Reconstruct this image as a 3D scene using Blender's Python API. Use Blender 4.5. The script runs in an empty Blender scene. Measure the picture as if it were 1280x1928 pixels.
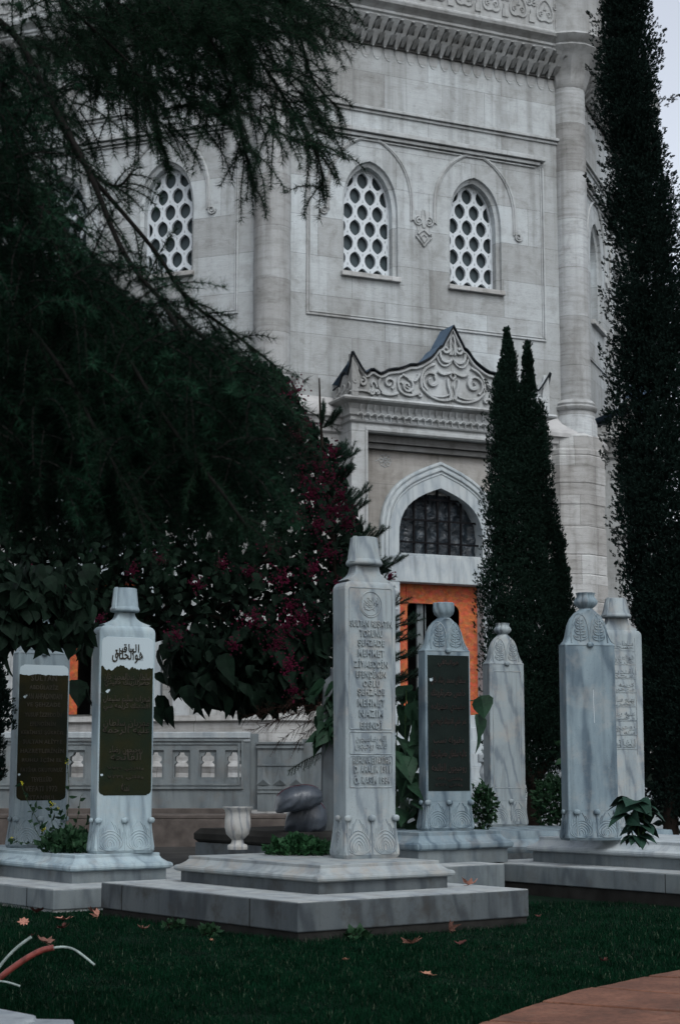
import bpy, math, random
import numpy as np
from mathutils import Vector, Matrix
from mathutils.geometry import tessellate_polygon
random.seed(7); rng = np.random.default_rng(11)
R = math.radians
sc = bpy.context.scene
col = sc.collection

# ---------------------------------------------------------------- camera
FPX, CX, CY, H = 3226.0, 640.0, 964.0, 1.05      # focal length in photo pixels, photo centre, eye height
TH = math.atan(486/FPX)                          # upward pitch
cam = bpy.data.cameras.new('camera'); camo = bpy.data.objects.new('camera', cam); col.objects.link(camo)
camo.location = (0, 0, H); camo.rotation_euler = (R(90)+TH, 0, 0)
cam.sensor_fit = 'HORIZONTAL'; cam.sensor_width = 24.0; cam.lens = 24.0*FPX/1280
cam.clip_end = 3000; cam.clip_start = 0.1
cam.dof.use_dof = True; cam.dof.focus_distance = 12.6; cam.dof.aperture_fstop = 6.3
sc.camera = camo
# ---------------------------------------------------------------- world, sun, exposure
w = bpy.data.worlds.new('World'); sc.world = w; w.use_nodes = True
nt = w.node_tree; bg = nt.nodes['Background']
sky = nt.nodes.new('ShaderNodeTexSky'); sky.sky_type = 'NISHITA'; sky.sun_disc = False
SUN_EL, SUN_AZ = R(50), R(160)                    # azimuth clockwise from +Y: behind the camera, to the right
sky.sun_elevation = SUN_EL; sky.sun_rotation = SUN_AZ; sky.air_density = 1.0; sky.dust_density = 2.5; sky.ozone_density = 2.0
hs = nt.nodes.new('ShaderNodeHueSaturation'); hs.inputs['Saturation'].default_value = 0.34
nt.links.new(sky.outputs[0], hs.inputs['Color']); nt.links.new(hs.outputs[0], bg.inputs['Color'])
bg.inputs['Strength'].default_value = 0.15
sl = bpy.data.lights.new('sun', 'SUN'); sl.energy = .75; sl.angle = R(28); sl.color = (.92, .985, 1)
so = bpy.data.objects.new('sun', sl); col.objects.link(so)
sd = Vector((math.sin(SUN_AZ)*math.cos(SUN_EL), math.cos(SUN_AZ)*math.cos(SUN_EL), math.sin(SUN_EL)))
so.rotation_euler = sd.to_track_quat('Z', 'Y').to_euler(); so.location = sd*40
vs = sc.view_settings; vs.view_transform = 'Standard'; vs.look = 'None'; vs.exposure = 0.65; vs.gamma = 1; vs.use_curve_mapping = False
sc.cycles.use_denoising = True
sc.cycles.max_bounces = 6; sc.cycles.diffuse_bounces = 3; sc.cycles.transparent_max_bounces = 4

# ---------------------------------------------------------------- photo pixel -> place in the world
def ray(px, py):
    cx = (px-CX)/FPX; cy = (CY-py)/FPX; d = math.cos(TH)-cy*math.sin(TH)
    return cx/d, (math.sin(TH)+cy*math.cos(TH))/d
def W(px, py, Y): a, b = ray(px, py); return np.array((a*Y, Y, H+b*Y))
def G(px, py, z=0.0): a, b = ray(px, py); Y = (z-H)/b; return np.array((a*Y, Y))

# ---------------------------------------------------------------- mesh helpers
class MB:
    def __init__(s): s.v = []; s.f = []
    def add(s, vs, fs):
        n = len(s.v); s.v += [tuple(map(float, q)) for q in vs]; s.f += [tuple(i+n for i in q) for q in fs]
    def box(s, x0, x1, y0, y1, z0, z1):
        s.add([(x0,y0,z0),(x1,y0,z0),(x1,y1,z0),(x0,y1,z0),(x0,y0,z1),(x1,y0,z1),(x1,y1,z1),(x0,y1,z1)],
              [(0,3,2,1),(4,5,6,7),(0,1,5,4),(1,2,6,5),(2,3,7,6),(3,0,4,7)])
    def plate(s, outer, holes, y0, y1, back=True):
        """flat plate in the xz plane between y0 (front) and y1 (back), with holes"""
        loops = [outer]+list(holes); tris = tessellate_polygon([[Vector((p[0], p[1], 0)) for p in l] for l in loops])
        pts = [p for l in loops for p in l]; n = len(pts)
        s.add([(p[0], y0, p[1]) for p in pts], [tuple(t) for t in tris])
        if back: s.add([(p[0], y1, p[1]) for p in pts], [tuple(t) for t in tris])
        for l in loops:
            m = len(l); s.add([(p[0], y0, p[1]) for p in l]+[(p[0], y1, p[1]) for p in l], [(i, (i+1) % m, m+(i+1) % m, m+i) for i in range(m)])
    def loft(s, rings, caps=True, closed=True):
        n = len(rings[0]); vs = [p for r in rings for p in r]; fs = []
        for k in range(len(rings)-1):
            for i in range(n if closed else n-1):
                j = (i+1) % n; fs.append((k*n+i, k*n+j, (k+1)*n+j, (k+1)*n+i))
        if caps: fs.append(tuple(range(n))[::-1]); fs.append(tuple((len(rings)-1)*n+i for i in range(n)))
        s.add(vs, fs)
    def lathe(s, prof, cx=0, cy=0, n=24, flute=None):
        rings = []
        for r, z in prof:
            rr = []
            for i in range(n):
                a = 2*math.pi*i/n; q = r*(1+(flute(a, z) if flute else 0)); rr.append((cx+q*math.cos(a), cy+q*math.sin(a), z))
            rings.append(rr)
        s.loft(rings)
    def tube(s, pts, r, n=6, flat=1.0, axis=None):
        P = [np.array(p, float) for p in pts]; m = len(P); rings = []
        for i in range(m):
            t = P[min(i+1, m-1)]-P[max(i-1, 0)]; t /= (np.linalg.norm(t)+1e-9)
            up = np.array(axis if axis is not None else (0, 1, 0), float)
            if abs(t@up) > .95: up = np.array((1, 0, 0.1))
            a = np.cross(t, up); a /= np.linalg.norm(a)+1e-9; b = np.cross(a, t)
            q = r[i] if hasattr(r, '__len__') else r
            rings.append([tuple(P[i]+q*(math.cos(2*math.pi*k/n)*a+flat*math.sin(2*math.pi*k/n)*b)) for k in range(n)])
        s.loft(rings)
    def build(s, name, mat, parent=None, smooth=False, rot=0, bevel=0, origin=None):
        me = bpy.data.meshes.new(name); v = s.v
        if origin is not None: v = [(a-origin[0], b-origin[1], c-origin[2]) for a, b, c in v]
        me.from_pydata(v, [], s.f); me.validate()
        if mat: me.materials.append(mat)
        import bmesh
        bm = bmesh.new(); bm.from_mesh(me); bmesh.ops.recalc_face_normals(bm, faces=bm.faces); bm.to_mesh(me); bm.free()
        if smooth:
            me.polygons.foreach_set('use_smooth', [True]*len(me.polygons))
            me.set_sharp_from_angle(angle=R(smooth if smooth is not True else 60))
        o = bpy.data.objects.new(name, me); col.objects.link(o)
        if parent: o.parent = parent
        if rot: o.rotation_euler.z = rot
        if bevel:
            b = o.modifiers.new('bevel', 'BEVEL'); b.width = bevel; b.segments = 2; b.limit_method = 'ANGLE'; b.angle_limit = R(35)
        return o
def fast(name, V, n_per, mat, parent=None, smooth=False, origin=None):
    """V: (N, n_per, 3) independent faces of n_per corners"""
    V = np.asarray(V, np.float32).reshape(-1, n_per, 3)
    if origin is not None: V = V-np.asarray(origin, np.float32)
    N = len(V); me = bpy.data.meshes.new(name); me.vertices.add(N*n_per); me.vertices.foreach_set('co', V.reshape(-1))
    me.loops.add(N*n_per); me.loops.foreach_set('vertex_index', np.arange(N*n_per, dtype=np.int32))
    me.polygons.add(N); me.polygons.foreach_set('loop_start', np.arange(0, N*n_per, n_per, dtype=np.int32))
    me.polygons.foreach_set('loop_total', np.full(N, n_per, np.int32)); me.update(calc_edges=True)
    me.materials.append(mat); o = bpy.data.objects.new(name, me); col.objects.link(o)
    if parent: o.parent = parent
    return o
def root(name, label, cat, loc=(0, 0, 0), rz=0, group=None):
    o = bpy.data.objects.new(name, None); col.objects.link(o); o.location = tuple(map(float, loc)); o.rotation_euler.z = rz
    o.empty_display_size = .2; o['label'] = label; o['category'] = cat
    if group: o['group'] = group
    return o
def tag(o, label, cat, group=None, kind=None):
    o['label'] = label; o['category'] = cat
    if group: o['group'] = group
    if kind: o['kind'] = kind
    return o
def structure(o, label=None):
    o['kind'] = 'structure'
    if label: o['label'] = label; o['category'] = o.name.split('.')[0].replace('_', ' ')
    return o
def superring(hw, hd, z, e, n=32, ox=0, oy=0):
    out = []
    for i in range(n):
        a = 2*math.pi*(i+.5)/n; c, s_ = math.cos(a), math.sin(a)
        out.append((ox+hw*math.copysign(abs(c)**(2/e), c), oy+hd*math.copysign(abs(s_)**(2/e), s_), z))
    return out
def chamring(hw, hd, z, c=.006):
    return [(-hw+c,-hd,z),(hw-c,-hd,z),(hw,-hd+c,z),(hw,hd-c,z),(hw-c,hd,z),(-hw+c,hd,z),(-hw,hd-c,z),(-hw,-hd+c,z)]
def spiral(cx, cz, r, turns=1.4, a0=0, d=1, n=18):
    return [(cx+r*(1-.82*i/n)*math.cos(a0+d*2*math.pi*turns*i/n), cz+r*(1-.82*i/n)*math.sin(a0+d*2*math.pi*turns*i/n)) for i in range(n+1)]
def bez(p0, p1, p2, p3, n=10):
    out = []
    for i in range(n+1):
        t = i/n; q = 1-t
        out.append(tuple(q**3*p0[k]+3*q*q*t*p1[k]+3*q*t*t*p2[k]+t**3*p3[k] for k in range(len(p0))))
    return out
def arch(cx, hw, z0, zs, za, k1=.6, k2=(.5, .93), n=9):
    """pointed arch outline, counter-clockwise from the lower right"""
    r = za-zs; right = bez((cx+hw, zs), (cx+hw, zs+k1*r), (cx+k2[0]*hw, zs+k2[1]*r), (cx, za), n)
    left = [(2*cx-x, z) for x, z in right[::-1]][1:]
    return [(cx+hw, z0)]+right+left+[(cx-hw, z0)]

# ---------------------------------------------------------------- materials
class NT:
    def __init__(s, name, rough=.7, spec=.3):
        s.m = bpy.data.materials.new(name); s.m.use_nodes = True; s.t = s.m.node_tree; s.b = s.t.nodes['Principled BSDF']
        s.b.inputs['Roughness'].default_value = rough; s.b.inputs['Specular IOR Level'].default_value = spec
        s.tc = s.t.nodes.new('ShaderNodeTexCoord'); s.oi = s.t.nodes.new('ShaderNodeObjectInfo')
        s.co = s.tc.outputs['Object']
    def n(s, typ, props=None, **inp):
        nd = s.t.nodes.new(typ)
        for k, v in (props or {}).items(): setattr(nd, k, v)
        for k, v in inp.items(): s.set(nd.inputs[k.replace('_', ' ')], v)
        return nd
    def set(s, sock, v):
        if isinstance(v, bpy.types.NodeSocket): s.t.links.new(v, sock)
        elif isinstance(v, (int, float)): sock.default_value = v
        else: sock.default_value = tuple(v)+((1,) if len(v) == 3 and sock.type == 'RGBA' else ())
    def map(s, scale=(1, 1, 1), rot=(0, 0, 0), co=None, loc=None):
        nd = s.t.nodes.new('ShaderNodeMapping'); s.t.links.new(co or s.co, nd.inputs[0]); nd.inputs['Scale'].default_value = scale
        nd.inputs['Rotation'].default_value = rot
        if loc is not None: s.set(nd.inputs['Location'], loc)
        return nd.outputs[0]
    def rnd(s):
        """coordinates shifted by a random amount for each object"""
        m = s.n('ShaderNodeVectorMath', {'operation': 'SCALE'}); m.inputs[0].default_value = (17, 31, 23); s.t.links.new(s.oi.outputs['Random'], m.inputs['Scale'])
        a = s.n('ShaderNodeVectorMath', {'operation': 'ADD'}); s.t.links.new(s.co, a.inputs[0]); s.t.links.new(m.outputs[0], a.inputs[1]); return a.outputs[0]
    def noise(s, co, scale, detail=4, rough=.55, dist=0):
        return s.n('ShaderNodeTexNoise', None, Vector=co, Scale=scale, Detail=detail, Roughness=rough, Distortion=dist).outputs['Fac']
    def ramp(s, f, *stops):
        nd = s.n('ShaderNodeValToRGB'); s.t.links.new(f, nd.inputs[0]); e = nd.color_ramp.elements
        while len(e) < len(stops): e.new(.5)
        for q, (p, c) in zip(e, stops): q.position = p; q.color = (tuple(c)+(1,)) if hasattr(c, '__len__') else (c, c, c, 1)
        return nd.outputs[0]
    def mix(s, f, a, b, mode='MIX'):
        nd = s.n('ShaderNodeMix', {'data_type': 'RGBA', 'blend_type': mode}); s.set(nd.inputs[0], f); s.set(nd.inputs[6], a); s.set(nd.inputs[7], b); return nd.outputs[2]
    def math(s, op, a, b=0.0):
        nd = s.n('ShaderNodeMath', {'operation': op}); s.set(nd.inputs[0], a); s.set(nd.inputs[1], b); return nd.outputs[0]
    def bump(s, h, strength=.3, dist=.01, prev=None):
        nd = s.n('ShaderNodeBump'); nd.inputs['Strength'].default_value = strength; nd.inputs['Distance'].default_value = dist; s.t.links.new(h, nd.inputs['Height'])
        if prev is not None: s.t.links.new(prev, nd.inputs['Normal'])
        s.t.links.new(nd.outputs[0], s.b.inputs['Normal']); return nd.outputs[0]
    def col(s, c): s.set(s.b.inputs['Base Color'], c); return s.m

def m_ashlar(name, base=(.362, .390, .402), bw=1.55, bh=.72, lo=.84, streak=.28, rough_rows=0.38):
    m = NT(name, .88, .2); sx = m.n('ShaderNodeSeparateXYZ', None, Vector=m.co)
    cv = m.n('ShaderNodeCombineXYZ', None, X=sx.outputs[0], Y=sx.outputs[2])
    br = m.n('ShaderNodeTexBrick', {'offset': .43, 'squash': 1.35, 'squash_frequency': 3}, Vector=cv.outputs[0], Color1=(1, 1, 1), Color2=(lo*.84, lo*.81, lo*.785), Mortar=(.48, .47, .46),
             Scale=1.0, Mortar_Size=.005, Mortar_Smooth=.3, Bias=-.05, Brick_Width=bw, Row_Height=bh)
    c = m.mix(1.0, base, br.outputs[0], 'MULTIPLY')
    cv2 = m.n('ShaderNodeVectorMath', {'operation': 'ADD'}); m.t.links.new(cv.outputs[0], cv2.inputs[0]); cv2.inputs[1].default_value = (.37*bw, 0, 0)
    b2 = m.n('ShaderNodeTexBrick', {'offset': .5, 'squash': 1.0}, Vector=cv2.outputs[0], Color1=(1.10, 1.11, 1.12), Color2=(.80, .78, .76), Mortar=(.93, .93, .93), Scale=1.0, Mortar_Size=.002, Mortar_Smooth=.8, Bias=-.1, Brick_Width=bw*1.9, Row_Height=bh*2)
    c = m.mix(.75 if bh < 5 else 0, c, b2.outputs[0], 'MULTIPLY')
    mot = m.noise(m.co, 3.2, 7, .68, .6); c = m.mix(.7, c, m.ramp(mot, (.34, (.70, .685, .665)), (.50, (1, 1, 1)), (.68, (1.10, 1.11, 1.12))), 'MULTIPLY')
    sp_ = m.noise(m.co, 26, 5, .7); c = m.mix(.6, c, m.ramp(sp_, (.30, (.62, .60, .58)), (.42, (1, 1, 1))), 'MULTIPLY')
    st = m.noise(m.map((.9, .9, 9)), 1.3, 6, .65, .4)
    c = m.mix(streak, c, m.ramp(st, (.28, (.60, .59, .57)), (.50, (1, 1, 1)), (.8, (1.06, 1.06, 1.06))), 'MULTIPLY')
    bl = m.noise(m.map((1, 1, .35)), .9, 5, .6)
    c = m.mix(.8, c, m.ramp(bl, (.30, (.66, .645, .62)), (.47, (.95, .945, .94)), (.62, (1.08, 1.09, 1.10))), 'MULTIPLY')
    run = m.noise(m.map((5, 5, .22)), 1.2, 5, .6)
    c = m.mix(.55, c, m.ramp(run, (.34, (.60, .59, .58)), (.50, (1, 1, 1))), 'MULTIPLY')
    pit = m.noise(m.map((2.2, 2.2, 16)), 3.0, 5, .7)
    pr = m.ramp(pit, (.33, (.42, .40, .38)), (.385, (1, 1, 1)))
    zone = m.ramp(m.noise(m.co, .7, 2), (.50, 0), (.62, 1))
    c = m.mix(m.math('MULTIPLY', zone, rough_rows*2), c, m.mix(1, c, pr, 'MULTIPLY'))
    nb = m.bump(br.outputs['Fac'], -.35, .010); nb = m.bump(pit, .5*rough_rows+.1, .03, nb); m.bump(m.noise(m.co, 60, 4), .25, .004, nb)
    return m.col(c)
def m_marble(name, base=(.225, .262, .276), vein=(.085, .108, .135), vscale=2.6, amount=.6, rot=(0, R(38), 0), dirt=.6, dirtcol=(.30, .28, .25), rough=.6):
    m = NT(name, rough, .22); co = m.rnd()
    wv = m.n('ShaderNodeTexWave', {'wave_type': 'BANDS', 'bands_direction': 'X'}, Vector=m.map((1, 1, .30), rot, co), Scale=vscale, Distortion=9, Detail=4, Detail_Scale=1.1, Detail_Roughness=.6)
    c = m.mix(m.math('MULTIPLY', m.ramp(wv.outputs['Fac'], (.0, 1), (.16, .35), (.42, 0)), amount), base, vein)
    cl = m.noise(m.map((1.5, 1.5, .5), rot, co), 3.2, 5, .6, .5)
    c = m.mix(.85, c, m.ramp(cl, (.3, (.62, .655, .70)), (.55, (1, 1, 1)), (.75, (1.07, 1.06, 1.04))), 'MULTIPLY')
    run = m.noise(m.map((14, 14, .8), (0, 0, 0), co), 1.0, 5, .65)
    c = m.mix(.5, c, m.ramp(run, (.32, (.55, .55, .55)), (.47, (1, 1, 1))), 'MULTIPLY')
    d = m.noise(co, 4.5, 8, .68)
    c = m.mix(m.math('MULTIPLY', m.ramp(d, (.50, 0), (.70, 1)), dirt), c, dirtcol)
    sp = m.noise(co, 95, 3, .6); c = m.mix(.6, c, m.ramp(sp, (.30, (.60, .58, .56)), (.40, (1, 1, 1))), 'MULTIPLY')
    nb = m.bump(m.noise(co, 150, 3), .22, .002); m.bump(m.noise(co, 14, 5), .16, .008, nb)
    return m.col(c)
def m_plain(name, c, rough=.7, spec=.3, var=.25, scale=8, bump=.15, metal=0):
    m = NT(name, rough, spec); co = m.rnd(); f = m.noise(co, scale, 5)
    m.b.inputs['Metallic'].default_value = metal
    lo = tuple(q*(1-var) for q in c); hi = tuple(q*(1+var) for q in c)
    if bump: m.bump(m.noise(co, scale*6, 4), bump, .004)
    return m.col(m.ramp(f, (.3, lo), (.7, hi)))
def m_leaf(name, a, b, scale=3.0, rough=.5, spec=.25, trans=0.0):
    m = NT(name, max(rough, .6), spec*.5); f = m.noise(m.co, scale, 3); g = m.noise(m.co, scale*14, 2)
    c = m.ramp(m.math('ADD', m.math('MULTIPLY', f, .6), m.math('MULTIPLY', g, .4)), (.35, a), (.65, b))
    if trans:
        m.b.inputs['Transmission Weight'].default_value = 0; m.b.inputs['Subsurface Weight'].default_value = 0
    return m.col(c)

ASHLAR = m_ashlar('ashlar_limestone')
ASHLAR_ROUGH = m_ashlar('weathered_travertine', base=(.388, .396, .395), bw=.8, bh=.55, lo=.80, streak=.9, rough_rows=.5)
COLSTONE = m_ashlar('column_travertine', base=(.362, .380, .388), bw=9, bh=.95, lo=.80, streak=.85, rough_rows=.42)
TRIM = m_ashlar('carved_limestone', base=(.352, .372, .380), bw=1.6, bh=7, lo=.9, streak=.35, rough_rows=.2)
DARKLIME = m_ashlar('dark_limestone', base=(.11, .112, .112), bw=1.6, bh=7, lo=.8, streak=.6, rough_rows=.4)  # dark limestone behind the niches and under the portal header
WHITE = m_marble('white_marble', (.33, .365, .38), (.19, .225, .25), 1.3, .4, dirt=.22)
MARBLE = m_marble('veined_grey_marble')
MARBLE_L = m_marble('pale_blue_marble', (.265, .335, .365), (.135, .18, .21), 1.8, .6, dirt=.35)
MARBLE_B = m_marble('banded_blue_marble', (.155, .205, .232), (.065, .095, .12), 1.5, .9, rot=(0, R(20), 0), dirt=.3)
SLABM = m_marble('weathered_slab_marble', (.235, .262, .268), (.11, .13, .15), 1.7, .45, rot=(0, R(55), R(20)), dirt=.75, dirtcol=(.24, .215, .185), rough=.62)
SLABD = m_marble('shade_dark_marble', (.068, .080, .086), (.030, .037, .043), 1.6, .8, rot=(0, R(50), 0), dirt=.9, dirtcol=(.03, .03, .028), rough=.7)  # shade on side faces and rear stones put into a darker marble
FOUND = m_plain('dark_concrete', (.016, .016, .015), .95, .08, .4, 6, .4)  # near-black, for footings, joints and the shaded rear tomb
BALU = m_marble('grey_balustrade_marble', (.135, .155, .162), (.075, .088, .095), .9, .5, dirt=.5, dirtcol=(.11, .10, .09), rough=.65)
PINKSTONE = m_plain('pinkish_rough_stone', (.075, .064, .058), .9, .15, .35, 5, .5)
LEAD = m_plain('sheet_lead', (.06, .095, .14), .6, .2, .3, 4, .15, .1)
LEADEDGE = m_plain('dark_lead_edge', (.012, .015, .018), .8, .1, .3, 6, .1)
IRON = m_plain('black_iron', (.006, .006, .007), .8, .06, .3, 20, .1)
LATT = m_plain('white_plaster_lattice', (.45, .49, .52), .6, .3, .06, 6, .05)
GLASS = m_plain('dark_pane', (.040, .055, .062), .5, .15, .2, 1.2, 0)
VOID = m_plain('dark_interior', (.004, .004, .004), .9, .1, .2, 2, 0)
def m_osb():
    m = NT('orange_strand_board', .75, .25); co = m.map((1, 1, 1.4))
    v = m.n('ShaderNodeTexVoronoi', None, Vector=m.map((14, 14, 22)), Scale=1.0).outputs['Color']
    f = m.noise(co, 7, 5); g = m.noise(co, 35, 3)
    c = m.ramp(m.math('ADD', m.math('MULTIPLY', f, .5), m.math('MULTIPLY', g, .5)), (.35, (.25, .055, .020)), (.52, (.36, .092, .036)), (.68, (.45, .135, .058)))
    c = m.mix(.25, c, v, 'OVERLAY'); m.bump(g, .3, .004); return m.col(c)
OSB = m_osb()
def m_plastic():
    m = NT('crumpled_plastic_sheet', .3, .35)
    f = m.noise(m.map((2, 2, 2)), 1.3, 4, .6, 2.6)
    m.bump(f, .9, .12)
    c = m.ramp(m.noise(m.map((2, 2, 2)), 1.8, 5, .7, 2.2), (.44, (.010, .015, .020)), (.60, (.028, .038, .048)), (.74, (.15, .18, .20)))
    return m.col(c)
PLASTIC = m_plastic()
def m_paint(name, a, b, zcut=None, rough=.5, marble=(.32, .38, .41), amp=.10):
    m = NT(name, .75, .10); co = m.co; f = m.noise(co, 4, 5, .6); c = m.ramp(f, (.35, a), (.65, b))
    fine = m.noise(co, 70, 4); c = m.mix(.4, c, m.ramp(fine, (.3, (.5, .5, .5)), (.6, (1.2, 1.2, 1.2))), 'MULTIPLY')
    spots = m.ramp(m.noise(co, 9, 4, .55), (.715, 0), (.735, 1))
    c = m.mix(spots, c, marble)
    if zcut is not None:
        sx = m.n('ShaderNodeSeparateXYZ', None, Vector=co)
        h = m.math('ADD', sx.outputs[2], m.math('MULTIPLY', m.math('SUBTRACT', m.noise(m.map((1.5, 1, .6)), 3.5, 6, .55), .5), amp*5))
        h = m.math('SUBTRACT', h, m.math('MULTIPLY', sx.outputs[0], -amp*1.2))
        c = m.mix(m.ramp(m.math('GREATER_THAN', h, zcut), (0, 0), (1, 1)), c, marble)
    m.bump(fine, .35, .003); return m.col(c)
BARK = m_plain('bark', (.014, .011, .009), .95, .05, .4, 12, .6)
SOIL = m_plain('dark_soil', (.028, .024, .018), .95, .1, .4, 3, .6)
# ---------------------------------------------------------------- setting: ground
g = MB(); g.add([(-400,-400,-.012),(400,-400,-.012),(400,900,-.012),(-400,900,-.012)], [(0,1,2,3)])
structure(g.build('ground', SOIL), 'dark bare soil between the graves and the mausoleum')
LAWN = m_leaf('lawn_turf', (.002, .007, .004), (.004, .012, .007), 2.5, .9, .1)
g = MB(); g.add([(-9,1,0),(9,1,0),(9,15.0,0),(4,15.0,0),(1.2,15.6,0),(-9,15.0,0)], [(0,1,2,3,4,5)])
structure(g.build('lawn', LAWN), 'dark green lawn in front of the marble graves')

# ================================================================ MAUSOLEUM
AL = R(24.2); Y0 = 29.0
O_ = W(513, 400, Y0)[:2]; e0 = np.array((math.cos(AL), math.sin(AL)))
a_, _ = ray(1078, 400)
S = (a_*O_[1]-O_[0])/(e0[0]-a_*e0[1]); AP = S/2/math.tan(R(22.5))
NO = np.array((math.sin(AL), -math.cos(AL))); CB = O_+e0*S/2-NO*AP
def FP(k, px, py, off=0.0):
    ang = AL+k*R(45); n = np.array((math.sin(ang), -math.cos(ang))); e = np.array((math.cos(ang), math.sin(ang)))
    a, b = ray(px, py); d = np.array((a, 1.0)); t = (AP+off+CB@n)/(d@n); p = d*t
    return float((p-CB)@e), float(H+b*t)
MAUS = root('mausoleum', 'large octagonal grey stone mausoleum with arched lattice windows and a carved cornice behind the graves', 'mausoleum', (CB[0], CB[1], 0), AL)
def fo(k): return k*R(45)
def FY(off): return -(AP+off)
z_ledge = FP(0, 600, 770, .3)[1]; z_mus0 = FP(0, 760, 108, .05)[1]; z_mus1 = FP(0, 800, 45, .3)[1]
z_str1 = FP(0, 800, 222)[1]; z_str2 = FP(0, 800, 262)[1]; z_pan = FP(0, 800, 617)[1]
uL = FP(0, 568, 597)[0]; uR = FP(0, 1021, 640)[0]; UP = (uR-uL)/2
z_top = z_mus1+2.6
# window dimensions
w1c, _ = FP(0, 695, 420); w2c, _ = FP(0, 893, 430); WU = (w2c-w1c)/2
z_sill = FP(0, 697, 517)[1]; z_apex = FP(0, 700, 303)[1]
HWN = (FP(0, 747, 450)[0]-FP(0, 642, 450)[0])/2
z_spr = z_apex-.98
print('S', S, 'AP', AP, 'ledge', z_ledge, 'mus', z_mus0, z_mus1, 'sill', z_sill, 'apex', z_apex, 'hw', HWN, 'UP', UP, w1c, w2c)
def offset_arch(cx, ins): return arch(cx, HWN-ins, z_sill, z_spr, z_apex-ins*1.25, .62, (.60, .92))
def clip(poly, conv):
    out = poly
    m = len(conv)
    for i in range(m):
        a, b = conv[i], conv[(i+1) % m]; inp = out; out = []
        f = lambda p: (b[0]-a[0])*(p[1]-a[1])-(b[1]-a[1])*(p[0]-a[0])
        for j in range(len(inp)):
            p, q = inp[j], inp[(j+1) % len(inp)]; fp, fq = f(p), f(q)
            if fp >= 0: out.append(p)
            if (fp >= 0) != (fq >= 0): t = fp/(fp-fq); out.append((p[0]+t*(q[0]-p[0]), p[1]+t*(q[1]-p[1])))
        if len(out) < 3: return []
    return out
def lattice_mb(outline, cx, zb, y0, th=.05):
    m = MB(); dx, dz = .300, .300; NA = 24
    hole = []
    for i in range(NA):
        a = 2*math.pi*i/NA; c, s_ = math.cos(a), math.sin(a)
        hole.append((math.copysign(.110*(1-abs(s_)**2.4)**.85, c) if abs(c) > 1e-6 else 0.0, .152*s_))
    HA = [math.atan2(z, x) for x, z in hole]
    nb = [(dx, 0), (-dx, 0), (dx/2, dz), (-dx/2, dz), (dx/2, -dz), (-dx/2, -dz), (0, 2*dz), (0, -2*dz)]
    cell = []
    for i in range(NA):
        a = HA[i]; c, s_ = math.cos(a), math.sin(a)
        cell.append(min((n[0]**2+n[1]**2)/2/(n[0]*c+n[1]*s_) for n in nb if n[0]*c+n[1]*s_ > 1e-6))
    cell = [(r*math.cos(HA[i]), r*math.sin(HA[i])) for i, r in enumerate(cell)]
    inside = lambda p: all((b[0]-a[0])*(p[1]-a[1])-(b[1]-a[1])*(p[0]-a[0]) >= 0 for a, b in zip(outline, outline[1:]+outline[:1]))
    for r in range(-1, 10):
        for q in range(-3, 4):
            ox = cx-.04+q*dx+(dx/2 if r % 2 else 0); oz = zb+.03+r*dz
            for i in range(NA):
                j = (i+1) % NA
                quad = [(ox+hole[i][0], oz+hole[i][1]), (ox+cell[i][0], oz+cell[i][1]), (ox+cell[j][0], oz+cell[j][1]), (ox+hole[j][0], oz+hole[j][1])]
                p = clip(quad, outline)
                if len(p) >= 3: m.add([(x, y0, z) for x, z in p], [tuple(range(len(p)))])
                a, b = quad[0], quad[3]
                if inside(a) and inside(b): m.add([(a[0], y0, a[1]), (b[0], y0, b[1]), (b[0]*.97+ox*.03, y0+th, b[1]*.97+oz*.03), (a[0]*.97+ox*.03, y0+th, a[1]*.97+oz*.03)], [(0, 1, 2, 3)])
    return m
def ring_strip(m, A, B, ya, yb):
    n = len(A); m.add([(p[0], ya, p[1]) for p in A]+[(p[0], yb, p[1]) for p in B], [(i, (i+1) % n, n+(i+1) % n, n+i) for i in range(n)])
def scroll_end(m, x, z, y, d):
    m.tube([(p[0], y, p[1]) for p in spiral(x, z, .085, 1.6, math.pi if d > 0 else 0, d)], .017, 6)
def hood(m, cx, y, lift=.46, wid=.30):
    o = arch(cx, HWN+wid, z_spr-.10, z_spr+.30, z_apex+lift)[1:-1]
    o = [(cx+HWN+wid, z_spr-.02)]+o+[(cx-HWN-wid, z_spr-.02)]
    m.tube([(p[0], y, p[1]) for p in o], .03, 6); m.tube([(cx+(p[0]-cx)*.955, y, p[1]-.02) for p in o], .016, 6)
    return o
_wl = FP(-1, 312, 430)[0]
def WC(k): return (-1.19, .96) if k == 0 else (_wl-2.16, _wl) if k == -1 else (-WU, WU)
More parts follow.
